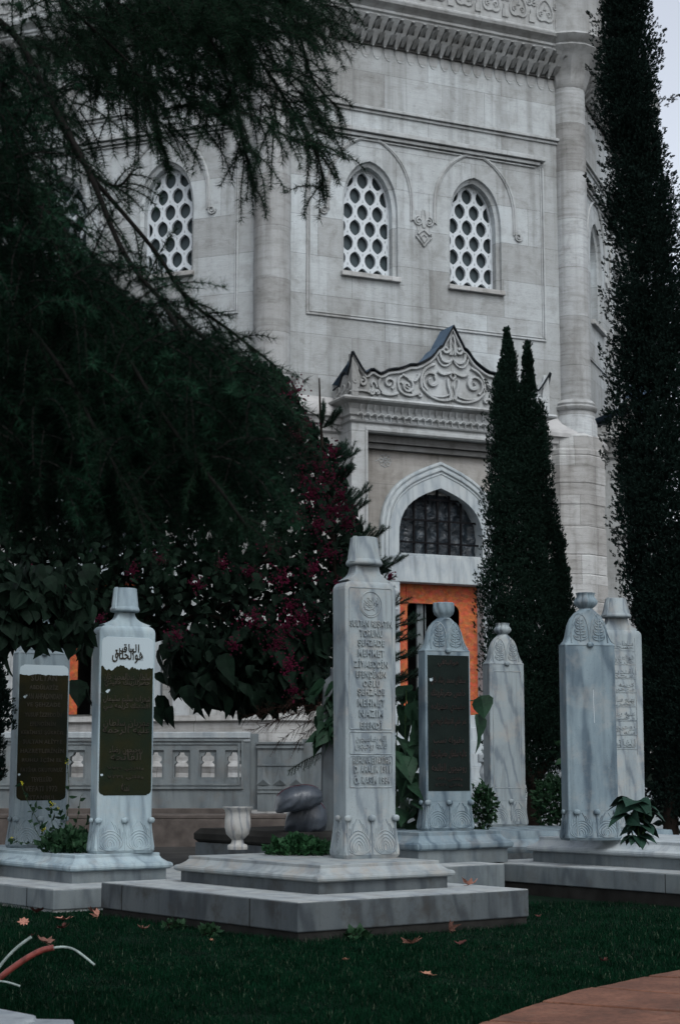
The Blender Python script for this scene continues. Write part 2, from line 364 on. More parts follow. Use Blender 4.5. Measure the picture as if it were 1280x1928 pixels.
def walls(k, windows=True):
    y = FY(0); s2 = S/2
    z0 = z_ledge-.1; outer = [(-s2, z0), (s2, z0), (s2, z_top), (-s2, z_top)]
    holes = [offset_arch(c, 0)[::-1] for c in (WC(k) if windows else ())]
    m = MB(); m.plate(outer, holes, y, y+.001, back=False)
    m.f = [f for f in m.f if len(f) == 3]           # only the front face; the jambs follow
    for c in (WC(k) if windows else ()):
        A = offset_arch(c, 0); B = offset_arch(c, .012); C = offset_arch(c, .07)
        ring_strip(m, A, B, y, y+.06); ring_strip(m, B, C, y+.06, y+.09); ring_strip(m, C, C, y+.09, y+.42)
    m.build('wall', ASHLAR, MAUS, rot=fo(k))
    if not windows: return
    for c in WC(k):
        C = offset_arch(c, .07)
        fr = lattice_mb(C, c, z_sill, y+.24)
        D = [(c+(p[0]-c)*.95, z_sill+.045+(p[1]-z_sill)*.965) for p in C]
        ring_strip(fr, C, D, y+.232, y+.232); ring_strip(fr, D, D, y+.232, y+.27)
        wn = fr.build('window', LATT, MAUS, rot=fo(k))
        gp = MB(); gp.plate(C, [], y+.33, y+.34); gp.build('pane', GLASS, wn)
        sl_ = MB(); sl_.box(c-HWN-.03, c+HWN+.03, y-.085, y+.23, z_sill-.085, z_sill+.004)
        sl_.build('sill', ASHLAR_ROUGH, wn, bevel=.012)
    md = MB()
    for c, sgn in zip(WC(k), (-1, 1)):
        o = hood(md, c, y-.012); 
        scroll_end(md, c+sgn*(HWN+.30)+sgn*.06, z_spr-.06, y-.02, -sgn)
    md.build('hood_moulding', TRIM, MAUS, smooth=40, rot=fo(k))
    # ornament between the two arches
    om = MB(); zc = z_spr-.02; u0 = sum(WC(k))/2
    for sg in (-1, 1):
        om.tube([(p[0], y-.02, p[1]) for p in spiral(sg*.105, zc, .095, 1.7, math.pi*.5 if sg > 0 else math.pi*.5, -sg)], .017, 6)
        om.tube([(sg*.02, y-.02, zc+.22), (sg*.05, y-.02, zc+.05), (sg*.015, y-.02, zc-.12)], .014, 6)
        om.tube([(0, y-.02, zc-.16), (sg*.12, y-.02, zc-.25), (sg*.15, y-.02, zc-.21), (sg*.16, y-.02, zc-.29), (sg*.05, y-.02, zc-.40), (0, y-.02, zc-.47)], .016, 6)
        om.tube([(0, y-.02, zc-.24), (sg*.06, y-.02, zc-.30), (0, y-.02, zc-.40)], .014, 6)
    om.plate([(-.16, zc+.2), (-.15, zc-.1), (0, zc-.47), (.15, zc-.1), (.16, zc+.2)][::1], [], y-.01, y+.01)
    om.v = [(p[0]+u0, p[1], p[2]) for p in om.v]
    om.build('carved_ornament', TRIM, MAUS, smooth=40, rot=fo(k))
def mouldings(k):
    y = FY(0); m = MB()
    def hb(u0, u1, z, h, o): m.box(u0, u1, y-o, y+.01, z-h/2, z+h/2)
    s2 = S/2-.25
    hb(-s2, s2, z_str1, .055, .08); hb(-s2, s2, z_str1-.06, .05, .035)
    # panel frame (three nested steps)
    zt = z_str2; zb = z_pan; 
    for i, (ins, wd, o) in enumerate(((0, .085, .13), (.10, .06, .075), (.18, .03, .035))):
        a = UP-ins
        m.box(-a, a, y-o, y+.01, zt-ins-wd, zt-ins)
    for i, (ins, wd, o) in enumerate(((.0, .035, .030), (.055, .02, .02))):
        a = UP-ins
        m.box(-a, -a+wd, y-o, y+.01, zb+ins+wd, zt-.19); m.box(a-wd, a, y-o, y+.01, zb+ins+wd, zt-.19)
        m.box(-a, a, y-o, y+.01, zb+ins, zb+ins+wd)
    m.build('panel_moulding', TRIM, MAUS, rot=fo(k), bevel=.008)
def sweep_oct(m, prof, cham=None):
    rings = []
    for off, z in prof:
        r = (AP+off)/math.cos(R(22.5))
        rings.append([(r*math.sin(R(22.5+45*i)), -r*math.cos(R(22.5+45*i)), z) for i in range(8)])
    m.loft(rings, caps=False)
def cornice():
    z1 = z_mus1
    m = MB()
    sweep_oct(m, [(.0, z_mus0+.30), (.10, z_mus0+.32), (.12, z1-.02), (.30, z1), (.30, z1+.05), (.34, z1+.07), (.345, z1+.11), (.31, z1+.13), (.36, z1+.17), (.44, z1+.22), (.46, z1+.27), (.40, z1+.29),
                   (.40, z1+.33), (.37, z1+.36), (.37, z1+1.05), (.42, z1+1.08), (.46, z1+1.12), (.50, z1+1.35), (.6, z1+1.42), (.6, z1+1.6), (0, z1+1.9), (-AP+.3, z1+3.5)])
    m.build('cornice', TRIM, MAUS)
    for k in (-1, 0, 1):
        y0 = FY(0); m = MB(); n = 24; s2 = S/2-.30; wd = 2*s2/n; h = (z_mus1-z_mus0)
        def pend(u, z0, z1_, wt, yb, yf, drop):
            # inverted pyramid bracket with a hanging drop
            m.add([(u-wt, yf, z1_), (u+wt, yf, z1_), (u+wt*.9, yb, z1_), (u-wt*.9, yb, z1_),
                   (u-.028, yb-.05, z0), (u+.028, yb-.05, z0), (u+.028, yb, z0), (u-.028, yb, z0)],
                  [(0,1,5,4),(1,2,6,5),(3,0,4,7),(4,5,6,7),(0,3,2,1)])
            m.box(u-.014, u+.014, yb-.05, yb-.02, z0-drop, z0+.002)
        zt, zm, zb = z_mus1-.01, z_mus0+h*.60, z_mus0+h*.20
        q_ = MB(); q_.box(-s2, s2, y0-.05, y0+.01, zb+.02, zm-.02); q_.box(-s2, s2, y0-.12, y0-.04, zm, zt); q_.build('niche_backing', DARKLIME, MAUS, rot=fo(k))  # niche backing darker than the brackets before it
        for i in range(n):
            u = -s2+(i+.5)*wd
            pend(u, zm-.02, zt, wd*.36, y0-.12, y0-.36, .05)
            pend(u+wd/2, zm+.02, zt-.10, wd*.20, y0-.12, y0-.40, .0)
            if i < n-1: pend(u+wd/2, zb+.02, zm, wd*.34, y0-.05, y0-.26, .03)
            pend(u, zb+.06, zm-.06, wd*.22, y0-.05, y0-.28, .0)
            # small arched tongue at the foot
            o = [(u+wd*.42*math.cos(R(a)), zb-.02-.20*math.sin(R(a))) for a in range(0, 181, 20)]
            m.plate([(u-wd*.42, zb+.03)]+o[::-1]+[(u+wd*.42, zb+.03)], [], y0-.010, y0+.01, back=False)
        m.build('muqarnas_frieze', TRIM, MAUS, rot=fo(k))
        m = MB(); y = FY(.375); zc = z_mus1+.70; n = 11; wd = 2*(S/2+.1)/n
        for i in range(n):
            u = -(S/2+.1)+(i+.5)*wd
            for sg in (-1, 1):
                m.tube([(p[0], y, p[1]) for p in bez((u, zc-.18), (u+sg*.25, zc-.30), (u+sg*.22, zc+.12), (u, zc+.24), 8)], .026, 6)
                m.tube([(p[0], y, p[1]) for p in spiral(u+sg*.075, zc-.05, .06, 1.1, R(-90), sg, 8)], .016, 5)
                m.tube([(p[0], y, p[1]) for p in spiral(u+sg*wd*.40, zc+.12, .075, 1.2, R(90), -sg, 8)], .02, 5)
            m.tube([(u-.02, y, zc+.02), (u, y, zc+.12), (u+.02, y, zc+.02)], .02, 5)
            m.box(u+wd/2-.06, u+wd/2+.06, y-.02, y+.02, zc-.27, zc-.12)
            m.box(u+wd/2-.03, u+wd/2+.03, y-.02, y+.02, zc-.12, zc-.02)
        m.build('carved_frieze', TRIM, MAUS, smooth=40, rot=fo(k))
def column(i):
    a = R(22.5+45*i); r = AP/math.cos(R(22.5))-.06; x, y = r*math.sin(a), -r*math.cos(a)
    m = MB(); rr = .325; zc = FP(0, 1080, 770)[1]
    prof = [(rr+.10, z_ledge-.3), (rr+.10, zc-.32), (rr+.06, zc-.20), (rr+.055, zc-.08), (rr+.10, zc-.05), (rr+.11, zc), (rr+.07, zc+.03), (rr+.085, zc+.07), (rr+.02, zc+.14)]
    n = 14; zt = z_mus0+.05
    for j in range(n+1):
        z = zc+.14+(zt-zc-.14)*j/n; prof.append((rr+.004*math.sin(j*2.1), z))
    m.lathe(prof, x, y, 28)
    c = m.build('corner_column', COLSTONE, MAUS, smooth=50)
    cap = MB(); h = z_mus1-z_mus0
    cap.lathe([(rr, z_mus0-.05), (rr+.03, z_mus0), (rr+.04, z_mus0+h*.2), (rr+.10, z_mus0+h*.5), (rr+.12, z_mus0+h*.55), (rr+.22, z_mus1-.05), (rr+.26, z_mus1), (rr+.3, z_mus1+.05), (rr+.33, z_mus1+.09),
               (rr+.30, z_mus1+.13), (rr+.38, z_mus1+.2), (rr+.43, z_mus1+.27), (rr+.36, z_mus1+.33), (rr+.34, z_mus1+1.05), (rr+.4, z_mus1+1.3)], x, y, 16, flute=lambda a_, z: (.10*abs(math.sin(4*a_))-.05) if z_mus0+.02 < z < z_mus1-.02 else 0)
    cap.build('capital', TRIM, c, smooth=30)
    pr = MB(); q = AP/math.cos(R(22.5))-.22; x, y = q*math.sin(a), -q*math.cos(a)
    rings = []; zz = 0
    rnd = random.Random(i)
    prof = [(.78, -.1)]
    while zz < z_ledge-.35:
        hgt = rnd.uniform(.28, .55); e_ = rnd.uniform(-.012, .018)
        prof += [(.68+e_-.012, zz+.008), (.68+e_, zz+.022), (.68+e_, min(zz+hgt, z_ledge-.32)-.015)]; zz += hgt
    prof += [(.67, z_ledge-.30), (.66, z_ledge-.06), (.42, z_ledge+.10)]
    pr.lathe(prof, x, y, 8)
    pr.build('buttress', ASHLAR_ROUGH, MAUS)
def ledge():
    m = MB(); sweep_oct(m, [(.0, z_ledge+.30), (.32, z_ledge+.03), (.34, z_ledge-.03), (.335, z_ledge-.10), (.26, z_ledge-.12), (.25, z_ledge-.22), (.20, z_ledge-.24), (.19, z_ledge-.34), (.12, z_ledge-.38)])
    m.build('ledge', m_plain('worn_pale_ledge', (.33, .33, .33), .85, .2, .25, 2.5, .4), MAUS)
def lower_wall(k, portal):
    y = FY(.12); s2 = S/2+.05; m = MB(); z1 = z_ledge-.2
    hole = [[(-1.0, 2.0), (-1.0, 5.9), (1.0, 5.9), (1.0, 2.0)][::-1]] if portal else []
    m.plate([(-s2, 0), (s2, 0), (s2, z1), (-s2, z1)], hole, y, y+.3, back=False)
    m.build('lower_wall', ASHLAR_ROUGH, MAUS, rot=fo(k))
# ---------------------------------------------------------------- portal
def crest_outline():
    """top outline of half the crest, from the outer acroterion to the central peak, (u, z)"""
    pts = [(187,230),(203,262),(225,300),(248,340),(275,378),(292,372),(310,352),(330,352),(350,366),(375,380),(400,372),(430,355),(465,349),(500,347),(540,335),(580,318),(625,318),(660,305),
           (690,288),(722,268),(745,245),(765,215),(785,195),(800,190),(815,160),(845,105),(872,52)]
    out = []
    for x, y in pts:
        u, z = FP(0, 610+x/3.657, 600+y/3.657, .86); out.append((u, z))
    u1 = out[-1][0]
    k = 1.96/abs(out[0][0]-u1)
    return [((u-u1)*k, z) for u, z in out]
CREST = crest_outline()
def tube2(m, pts, y, r, flat=.9): m.tube([(p[0], y, p[1]) for p in pts], r, 6, flat)
def portal(k, boarded=True):
    rt = fo(k); c0 = .02
    # frame
    m = MB(); zt = 6.98
    for sg in (-1, 1):
        a, b = sorted((sg*1.86, sg*1.56)); m.box(c0+a, c0+b, FY(.60), FY(.0), 0, 6.84)
        a, b = sorted((sg*1.60, sg*1.555)); m.box(c0+a, c0+b, FY(.625), FY(.60)+.001, 0, 6.86)
        a, b = sorted((sg*1.56, sg*1.50)); m.box(c0+a, c0+b, FY(.50), FY(.2), 0, 6.84)
    m.box(c0-1.86, c0+1.86, FY(.60), FY(0), 6.84, 7.02)
    m.box(c0-1.60, c0+1.60, FY(.625), FY(.60)+.001, 6.86, 6.93)
    fr = m.build('portal', TRIM, MAUS, rot=rt, bevel=.01)
    m = MB()
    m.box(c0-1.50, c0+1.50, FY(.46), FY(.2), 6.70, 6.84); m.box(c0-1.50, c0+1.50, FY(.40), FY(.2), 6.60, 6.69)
    m.build('shadow_moulding', DARKLIME, fr)  # shadow under the header put in as dark stone
    # recessed panel with the arch opening
    inner = arch(c0, .83, 2.0, 5.1, 5.99, .6, (.62, .80)); outer = arch(c0, 1.20, 2.0, 5.1, 6.47, .62, (.62, .80))
    m = MB(); m.plate([(c0-1.5, 0), (c0+1.5, 0), (c0+1.5, 6.8), (c0-1.5, 6.8)], [arch(c0, 1.1, 2.0, 5.1, 6.35, .62, (.62, .80))[::-1]], FY(.28), FY(.1), back=False)
    m.build('panel', m_ashlar_panel, fr)
    m = MB(); m.plate(outer, [inner[::-1]], FY(.345), FY(-.12), back=False)
    mid = arch(c0, 1.08, 2.0, 5.1, 6.33, .62, (.62, .80)); 
    m.build('arch_surround', WHITE, fr, bevel=.006)
    m = MB(); m.tube([(p[0], FY(.355), p[1]) for p in mid], .035, 8, .8); m.tube([(p[0], FY(.35), p[1]) for p in arch(c0, 1.165, 2.0, 5.1, 6.43, .62, (.62, .80))], .03, 8, .8)
    m.tube([(p[0], FY(.35), p[1]) for p in arch(c0, 1.02, 2.0, 5.1, 6.25, .62, (.62, .80))], .014, 6, .8)
    m.build('arch_moulding', WHITE, fr, smooth=40)
    m = MB(); m.box(c0-1.0, c0+1.0, FY(.365), FY(-.1), 4.29, 4.755); m.box(c0-.84, c0+.84, FY(.33), FY(-.1), 4.755, 4.80)
    m.build('lintel', WHITE, fr, bevel=.01)
    # door jambs with colonnettes
    for sg in (-1, 1):
        m = MB(); a, b = sorted((sg*.84, sg*1.2)); m.box(c0+a, c0+b, FY(.375), FY(-.12), 1.7, 4.28)
        m.lathe([(.05,1.7),(.05,1.95),(.032,2.0),(.032,3.75),(.05,3.79),(.032,3.83),(.05,3.9),(.062,3.96),(.03,4.02),(.055,4.05),(.055,4.12)], c0+sg*.93, FY(.40), 12)
        m.build('jamb', WHITE, fr, smooth=40)
    # grille and the plastic sheet behind it
    m = MB()
    for i in range(-2, 3): m.box(c0+i*.235+.02-.018, c0+i*.235+.02+.018, FY(.17), FY(.14), 4.7, 6.02)
    for z in (5.02, 5.42, 5.80): m.box(c0-.9, c0+.9, FY(.185), FY(.165), z-.016, z+.016)
    m.build('grille', IRON, fr)
    m = MB(); nx, nz = 44, 34
    V = [(c0-.95+1.9*i/nx, FY(.06)+.04*math.sin(i*.8+j*.35)*math.sin(j*.6-i*.3)+rng.uniform(-.006, .006), 4.6+1.5*j/nz) for j in range(nz+1) for i in range(nx+1)]
    m.add(V, [(j*(nx+1)+i, j*(nx+1)+i+1, (j+1)*(nx+1)+i+1, (j+1)*(nx+1)+i) for j in range(nz) for i in range(nx)])
    m.build('plastic_sheet', PLASTIC, fr, smooth=180)
    # boarded door
    x0, x1, zt = c0-.56, c0+.47, 3.95; r = .14
    ho = [(x1, 1.9)]+[(x1-r+r*math.cos(R(a)), zt-r+r*math.sin(R(a))) for a in range(0, 91, 15)]+[(x0+r*.5+r*.5*math.cos(R(a)), zt-r*.5+r*.5*math.sin(R(a))) for a in range(90, 181, 30)]+[(x0, 1.9)]
    m = MB(); m.plate([(c0-.86, 1.75), (c0+.86, 1.75), (c0+.86, 4.3), (c0-.86, 4.3)], [ho[::-1]], FY(.10), FY(.085))
    m.box(c0-.585, c0-.565, FY(.115), FY(.10), 3.95, 4.28); m.box(c0+.2, c0+.21, FY(.104), FY(.10), 3.95, 4.28)
    m.build('boarding', OSB, fr)
    m = MB(); m.box(c0-.33, c0-.21, FY(.02), FY(-.03), 1.8, 4.0); m.box(c0-.15, c0-.135, FY(-.02), FY(-.05), 1.8, 4.0)
    m.build('inner_door', BALU, fr)
    m = MB(); m.box(c0-1.0, c0+1.0, FY(-1.2), FY(-1.15), 1.0, 6.2); m.box(c0-1.0, c0-.95, FY(-1.2), FY(-.1), 1.0, 6.2); m.box(c0+.95, c0+1.0, FY(-1.2), FY(-.1), 1.0, 6.2)
    m.box(c0-1.0, c0+1.0, FY(-1.2), FY(-.1), 6.2, 6.25); m.build('dark_interior', VOID, fr)
    # rose medallion
    for sg in (-1, 1):
        m = MB(); cx, cz = c0+sg*1.07, 6.42
        for i in range(8):
            a = 2*math.pi*i/8; tube2(m, [(cx+(.075+.045*math.cos(t))*math.cos(a+.5*math.sin(t)), cz+(.075+.045*math.cos(t))*math.sin(a+.5*math.sin(t))) for t in np.linspace(0, 6.28, 9)], FY(.285), .008)
        tube2(m, spiral(cx, cz, .06, 1.5), FY(.29), .01)
        tube2(m, [(cx+sg*.10, cz+.02), (cx+sg*.19, cz-.03)], FY(.285), .008)
        m.build('rose_medallion', TRIM, fr, smooth=40)
    # cornice of the portal: mouldings and a band of little niches, on the front and the two returns
    def wrap(m, prof):
        rings = []
        for o, z in prof:
            h = 1.86+(o-.60); rings.append([(c0-h, FY(-.02), z), (c0-h, FY(o), z), (c0+h, FY(o), z), (c0+h, FY(-.02), z)])
        m.loft(rings, caps=False, closed=False)
        n = len(rings); m.add(rings[-1], [(0, 1, 2, 3)])
    m = MB(); wrap(m, [(.60, 6.98), (.64, 7.0), (.66, 7.03), (.62, 7.05), (.62, 7.09), (.66, 7.12), (.67, 7.22), (.72, 7.30), (.80, 7.33), (.84, 7.34), (.86, 7.37), (.84, 7.40), (.82, 7.41)])
    n = 27
    for i in range(n):
        u = c0-1.80+3.6*(i+.5)/n; w_ = 3.6/n
        m.add([(u-w_*.22, FY(.74), 7.295), (u+w_*.22, FY(.74), 7.295), (u, FY(.68), 7.16), (u-w_*.3, FY(.66), 7.295), (u+w_*.3, FY(.66), 7.295)], [(0, 1, 2), (0, 2, 3), (1, 4, 2)])
        o = [(u+w_*.40*math.cos(R(a)), 7.10+.045*math.sin(R(a))) for a in range(0, 181, 30)]
        m.tube([(p[0], FY(.70), p[1]) for p in o], .014, 5)
        m.box(u+w_*.42, u+w_*.58, FY(.66), FY(.6), 7.04, 7.12)
    for sg in (-1, 1):
        for i in range(5):
            yy = FY(.12+.13*i); x = c0+sg*1.93
            m.add([(x+sg*.06, yy-.03, 7.295), (x+sg*.06, yy+.03, 7.295), (x, yy, 7.16)], [(0, 1, 2)])
    m.build('portal_cornice', TRIM, fr)
    # crest plate
    L = CREST; full = [(c0+u, z) for u, z in L]+[(c0-u, z) for u, z in L[::-1]][1:]
    out = [(c0-1.94, 7.40)]+full+[(c0+1.94, 7.40)]
    cr = MB(); cr.plate(out, [], FY(.80), FY(.70))
    for sg in (-1, 1):                       # returns towards the wall
        side = [(0, 7.40), (0, 8.12), (-.12, 7.90), (-.20, 7.74), (-.30, 7.82), (-.42, 7.80), (-.55, 7.62), (-.80, 7.60), (-.80, 7.40)]
        a, b = sorted((c0+sg*1.96, c0+sg*1.84)); n_ = len(side)
        cr.add([(a, FY(.845+q[0]), q[1]) for q in side]+[(b, FY(.845+q[0]), q[1]) for q in side], [tuple(range(n_)), tuple(range(n_, 2*n_))[::-1]]+[(i, (i+1) % n_, n_+(i+1) % n_, n_+i) for i in range(n_)])
    crest = cr.build('crest', TRIM, fr)
    t = MB(); y = FY(.825)
    def both(f):
        for sg in (-1, 1): f(lambda u, z: (c0+sg*u, z), sg)
    def orn(P, sg):
        def sp(u, z, r, tr, a0, d): 
            tube2(t, [P(p[0], p[1]) for p in spiral(u, z, r, tr, a0, d, 20)], y, .030, 1.3)
        def bz(*p, r=.022): tube2(t, [P(*q) for q in bez(*p, n=10)], y, r*1.35, 1.3)
        sp(.42, 7.80, .19, 1.35, R(-60), 1); sp(.42, 7.80, .10, .9, R(120), 1)
        bz((.02, 7.52), (.15, 7.42), (.45, 7.45), (.62, 7.66)); bz((.05, 7.60), (.18, 7.50), (.40, 7.50), (.55, 7.60), r=.014)
        bz((.0, 7.98), (.12, 7.98), (.16, 7.88), (.30, 7.98)); bz((.06, 7.50), (.02, 7.62), (.13, 7.72), (.10, 7.86))
        bz((.0, 8.24), (.10, 8.10), (.27, 8.16), (.25, 8.34)); bz((.02, 8.20), (.12, 8.02), (.28, 8.08), (.31, 8.25), r=.016)
        sp(.14, 8.40, .08, 1.0, R(180), 1); bz((.05, 8.30), (.02, 8.42), (.09, 8.50), (.0, 8.68), r=.017)
        bz((.62, 7.66), (.68, 7.95), (.50, 8.06), (.36, 8.10)); sp(.66, 7.52, .05, 1.0, 0, 1)
        sp(.90, 7.66, .13, 1.25, R(100), 1); bz((.66, 7.90), (.74, 7.66), (.84, 7.80), (1.0, 7.86)); bz((.70, 7.56), (.80, 7.46), (1.0, 7.48), (1.06, 7.60))
        bz((1.06, 7.60), (1.12, 7.80), (1.0, 7.86), (.92, 7.84), r=.016); bz((.78, 7.52), (.86, 7.66), (.92, 7.62), (1.02, 7.72), r=.014)
        bz((1.08, 7.52), (1.2, 7.46), (1.32, 7.46), (1.40, 7.50)); sp(1.25, 7.68, .11, 1.2, R(-120), -1)
        bz((1.36, 7.50), (1.50, 7.60), (1.44, 7.72), (1.40, 7.76), r=.016); sp(1.47, 7.49, .04, 1, 0, 1); sp(1.57, 7.49, .04, 1, 0, -1)
        bz((1.48, 7.58), (1.52, 7.72), (1.60, 7.70), (1.58, 7.60), r=.014)
        sp(1.76, 7.66, .08, 1.1, R(90), 1); sp(1.90, 7.66, .045, 1.1, R(90), -1)
        bz((1.62, 7.48), (1.72, 7.52), (1.84, 7.50), (1.93, 7.48), r=.018); bz((1.84, 7.55), (1.80, 7.78), (1.86, 7.86), (1.92, 7.98), r=.018)
    both(orn)
    tube2(t, [(c0, 7.48), (c0+.05, 7.62), (c0, 7.76), (c0-.05, 7.62), (c0, 7.48)], y, .016); tube2(t, [(c0, 8.30), (c0+.04, 8.42), (c0, 8.55), (c0-.04, 8.42), (c0, 8.30)], y, .014)
    tube2(t, [(c0, 7.86), (c0+.055, 7.92), (c0, 7.99), (c0-.055, 7.92), (c0, 7.86)], y, .022)
    for sg in (-1, 1):
        for q in range(3):
            x = c0+sg*1.97; yy = FY(.72-.22*q)
            t.tube([(x, yy+.07*math.cos(a), 7.58+.07*math.sin(a)) for a in np.linspace(0, 5.5, 10)], .016, 5, axis=(1, 0, 0))
        t.tube([(c0+sg*1.97, FY(.84-.05*i), 7.47+.02*math.sin(i*1.5)) for i in range(16)], .016, 5, axis=(1, 0, 0))
    # rim following the outline
    rim = [(c0+(u*.985), z-.045) for u, z in L]+[(c0-(u*.985), z-.045) for u, z in L[::-1]][1:]
    tube2(t, rim, FY(.83), .032, 1.2)
    t.build('scrollwork', TRIM, crest, smooth=50)
    # sheet lead on top, running back from the crest to the wall
    m = MB(); n_ = len(full); A = [(u, FY(.885), z+.004) for u, z in full]; B = [(u, FY(.885), z+.034) for u, z in full]
    C = [(u, FY(.36 if abs(u-c0) < 1.62 else .62), (z+.03) if abs(u-c0) < 1.62 else min(z+.02, 7.80+(z-7.80)*.55)) for u, z in full]; E2 = [(u, FY(0), min(z, 7.75)) for u, z in full]
    m.add(A+B+C+E2, [(i, i+1, n_+i+1, n_+i) for i in range(n_-1)]+[(n_+i, n_+i+1, 2*n_+i+1, 2*n_+i) for i in range(n_-1)]+[(2*n_+i, 2*n_+i+1, 3*n_+i+1, 3*n_+i) for i in range(n_-1)])
    ld = m.build('lead_roof', LEAD, fr, smooth=25)
    m = MB(); m.tube([(u, FY(.888), z+.018) for u, z in full], .018, 6); 
    for sg in (-1, 1): m.tube([(c0+sg*1.975, FY(.885-.0-q), z+.02) for q, z in ((0, 8.14), (.10, 7.92), (.20, 7.77), (.30, 7.84), (.42, 7.82), (.55, 7.64), (.8, 7.62))], .018, 6, axis=(1, 0, 0))
    m.build('lead_edge', LEADEDGE, ld)
m_ashlar_panel = m_ashlar('pitted_portal_panel', base=(.345, .345, .335), bw=1.5, bh=1.2, lo=.9, streak=.4, rough_rows=.35)
_w = WU
def walls_k(k):
    global WU
    walls(k, True)
for k in (-1, 0, 1): walls(k)
for k in (2, 3, 4, 5, 6): walls(k, False); lower_wall(k, False)
for k in (-1, 0, 1): mouldings(k); lower_wall(k, True); portal(k)
cornice()
for i in (-2, -1, 0, 1): column(i)
ledge()
# steps up to the main door, and the podium
m = MB()
for i in range(9): m.box(-1.7, 1.7, FY(.5+.32*(9-i)), FY(.0), .0 if i == 0 else .22*i-.001, .22*(i+1))
m.build('step', WHITE, MAUS, bevel=.01)
m = MB(); sweep_oct(m, [(.0, 1.95), (.7, 1.95), (.72, 1.86), (.66, 1.82), (.66, 1.2), (.70, 1.1), (.66, 1.0), (.72, .3), (.8, 0)])
m.build('podium', ASHLAR_ROUGH, MAUS)
# water spout on the far edge
sp = MB(); y = FY(0)
p0 = np.array((S/2-.15, FY(0))); sp.add([], [])
zs = W(1235, 265, CB[1]+4)[2]
ws = MB(); ws.box(S/2-.5, S/2-.22, FY(.80), FY(0), 13.15, 13.38); ws.box(S/2-.48, S/2-.24, FY(.86), FY(.70), 13.02, 13.16)
ws.build('water_spout', TRIM, MAUS, rot=fo(1), bevel=.03)
# ================================================================ GRAVES
A37 = R(37.5); ea = np.array((math.cos(A37), math.sin(A37))); eb = np.array((-math.sin(A37), math.cos(A37)))
def local_slab(m, a0, a1, b0, b1, prof):
    """rectangular slab swept by (inset, z)"""
    rings = [[(a0+i, b0+i, z), (a1-i, b0+i, z), (a1-i, b1-i, z), (a0+i, b1-i, z)] for i, z in prof]
    m.loft(rings)
def tomb(name, label, C, ang, low, up, zl, zu, zf=.06, mats=(SLABM, SLABM, FOUND, SLABM), joints=()):
    """C: nearest corner of the lower slab; low/up: (a0,a1,b0,b1) rectangles along the two edges"""
    t = root(name, label, 'tomb', (C[0], C[1], 0), ang)
    if low:
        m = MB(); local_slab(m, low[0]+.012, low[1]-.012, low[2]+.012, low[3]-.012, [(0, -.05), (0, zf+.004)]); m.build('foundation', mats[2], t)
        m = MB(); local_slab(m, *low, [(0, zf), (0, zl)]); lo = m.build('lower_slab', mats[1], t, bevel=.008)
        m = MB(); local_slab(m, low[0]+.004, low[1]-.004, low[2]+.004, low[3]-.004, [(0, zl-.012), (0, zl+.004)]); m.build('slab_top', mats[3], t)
        for ax, v in joints:
            j = MB()
            if ax == 'b': j.box(low[0]-.002, low[0]+.02, v-.003, v+.003, zf, zl-.004)
            else: j.box(v-.003, v+.003, low[2]-.002, low[2]+.02, zf, zl-.004)
            j.build('joint', FOUND, lo)
    h = zu-zl; f = h*.42
    m = MB(); local_slab(m, up[0]+.02, up[1]-.02, up[2]+.02, up[3]-.02, [(0, zl-.01), (0, zl+f+.01)]); m.build('plinth', mats[1], t, bevel=.004)
    m = MB(); q = zu-zl-f; pr = [(.02, zl+f), (.0, zl+f+.003), (-.014, zl+f+q*.10), (-.019, zl+f+q*.22), (-.016, zl+f+q*.34), (-.004, zl+f+q*.42), (.010, zl+f+q*.45), (.012, zl+f+q*.45), (.026, zl+f+q*.52), (.048, zl+f+q*.66), (.060, zl+f+q*.80), (.061, zl+f+q*.80), (.061, zu-.003), (.064, zu)]
    local_slab(m, *up, pr); m.build('moulded_slab', mats[0], t, smooth=28)
    return t
SLABL = m_marble('shade_grey_marble', (.13, .152, .16), (.06, .075, .088), 1.6, .6, rot=(0, R(60), 0), dirt=.5, dirtcol=(.07, .068, .064))  # shade on the slab sides put into a greyer marble
SLABT = m_marble('lit_top_marble', (.30, .325, .33), (.17, .19, .21), 1.3, .4, dirt=.6, dirtcol=(.17, .155, .135))  # light falling on the slab tops put into a paler marble
C1 = G(560.7, 1701, .24)
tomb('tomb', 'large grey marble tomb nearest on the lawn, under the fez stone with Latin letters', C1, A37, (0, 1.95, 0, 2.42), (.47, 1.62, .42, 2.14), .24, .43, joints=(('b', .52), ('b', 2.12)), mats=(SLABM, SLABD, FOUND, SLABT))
C2 = G(100.7, 1677, .166)
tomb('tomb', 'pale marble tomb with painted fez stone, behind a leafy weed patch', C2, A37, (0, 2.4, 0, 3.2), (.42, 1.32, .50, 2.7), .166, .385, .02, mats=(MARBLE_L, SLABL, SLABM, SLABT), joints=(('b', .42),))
C3 = G(787, 1599, .40)
C3 = C3-(ea*.35+eb*.35)
_a = 1.0
while CX+FPX*((C3+ea*_a)[0]/(C3+ea*_a)[1]) < 884: _a += .01
tomb('tomb', 'grey moulded marble tomb under the stone with the black lettered panel', C3, A37, (-.3, _a, .0, 2.4), (.35, 1.40, .35, 2.2), .27, .53, .05, mats=(MARBLE_B, SLABL, FOUND, SLABT))
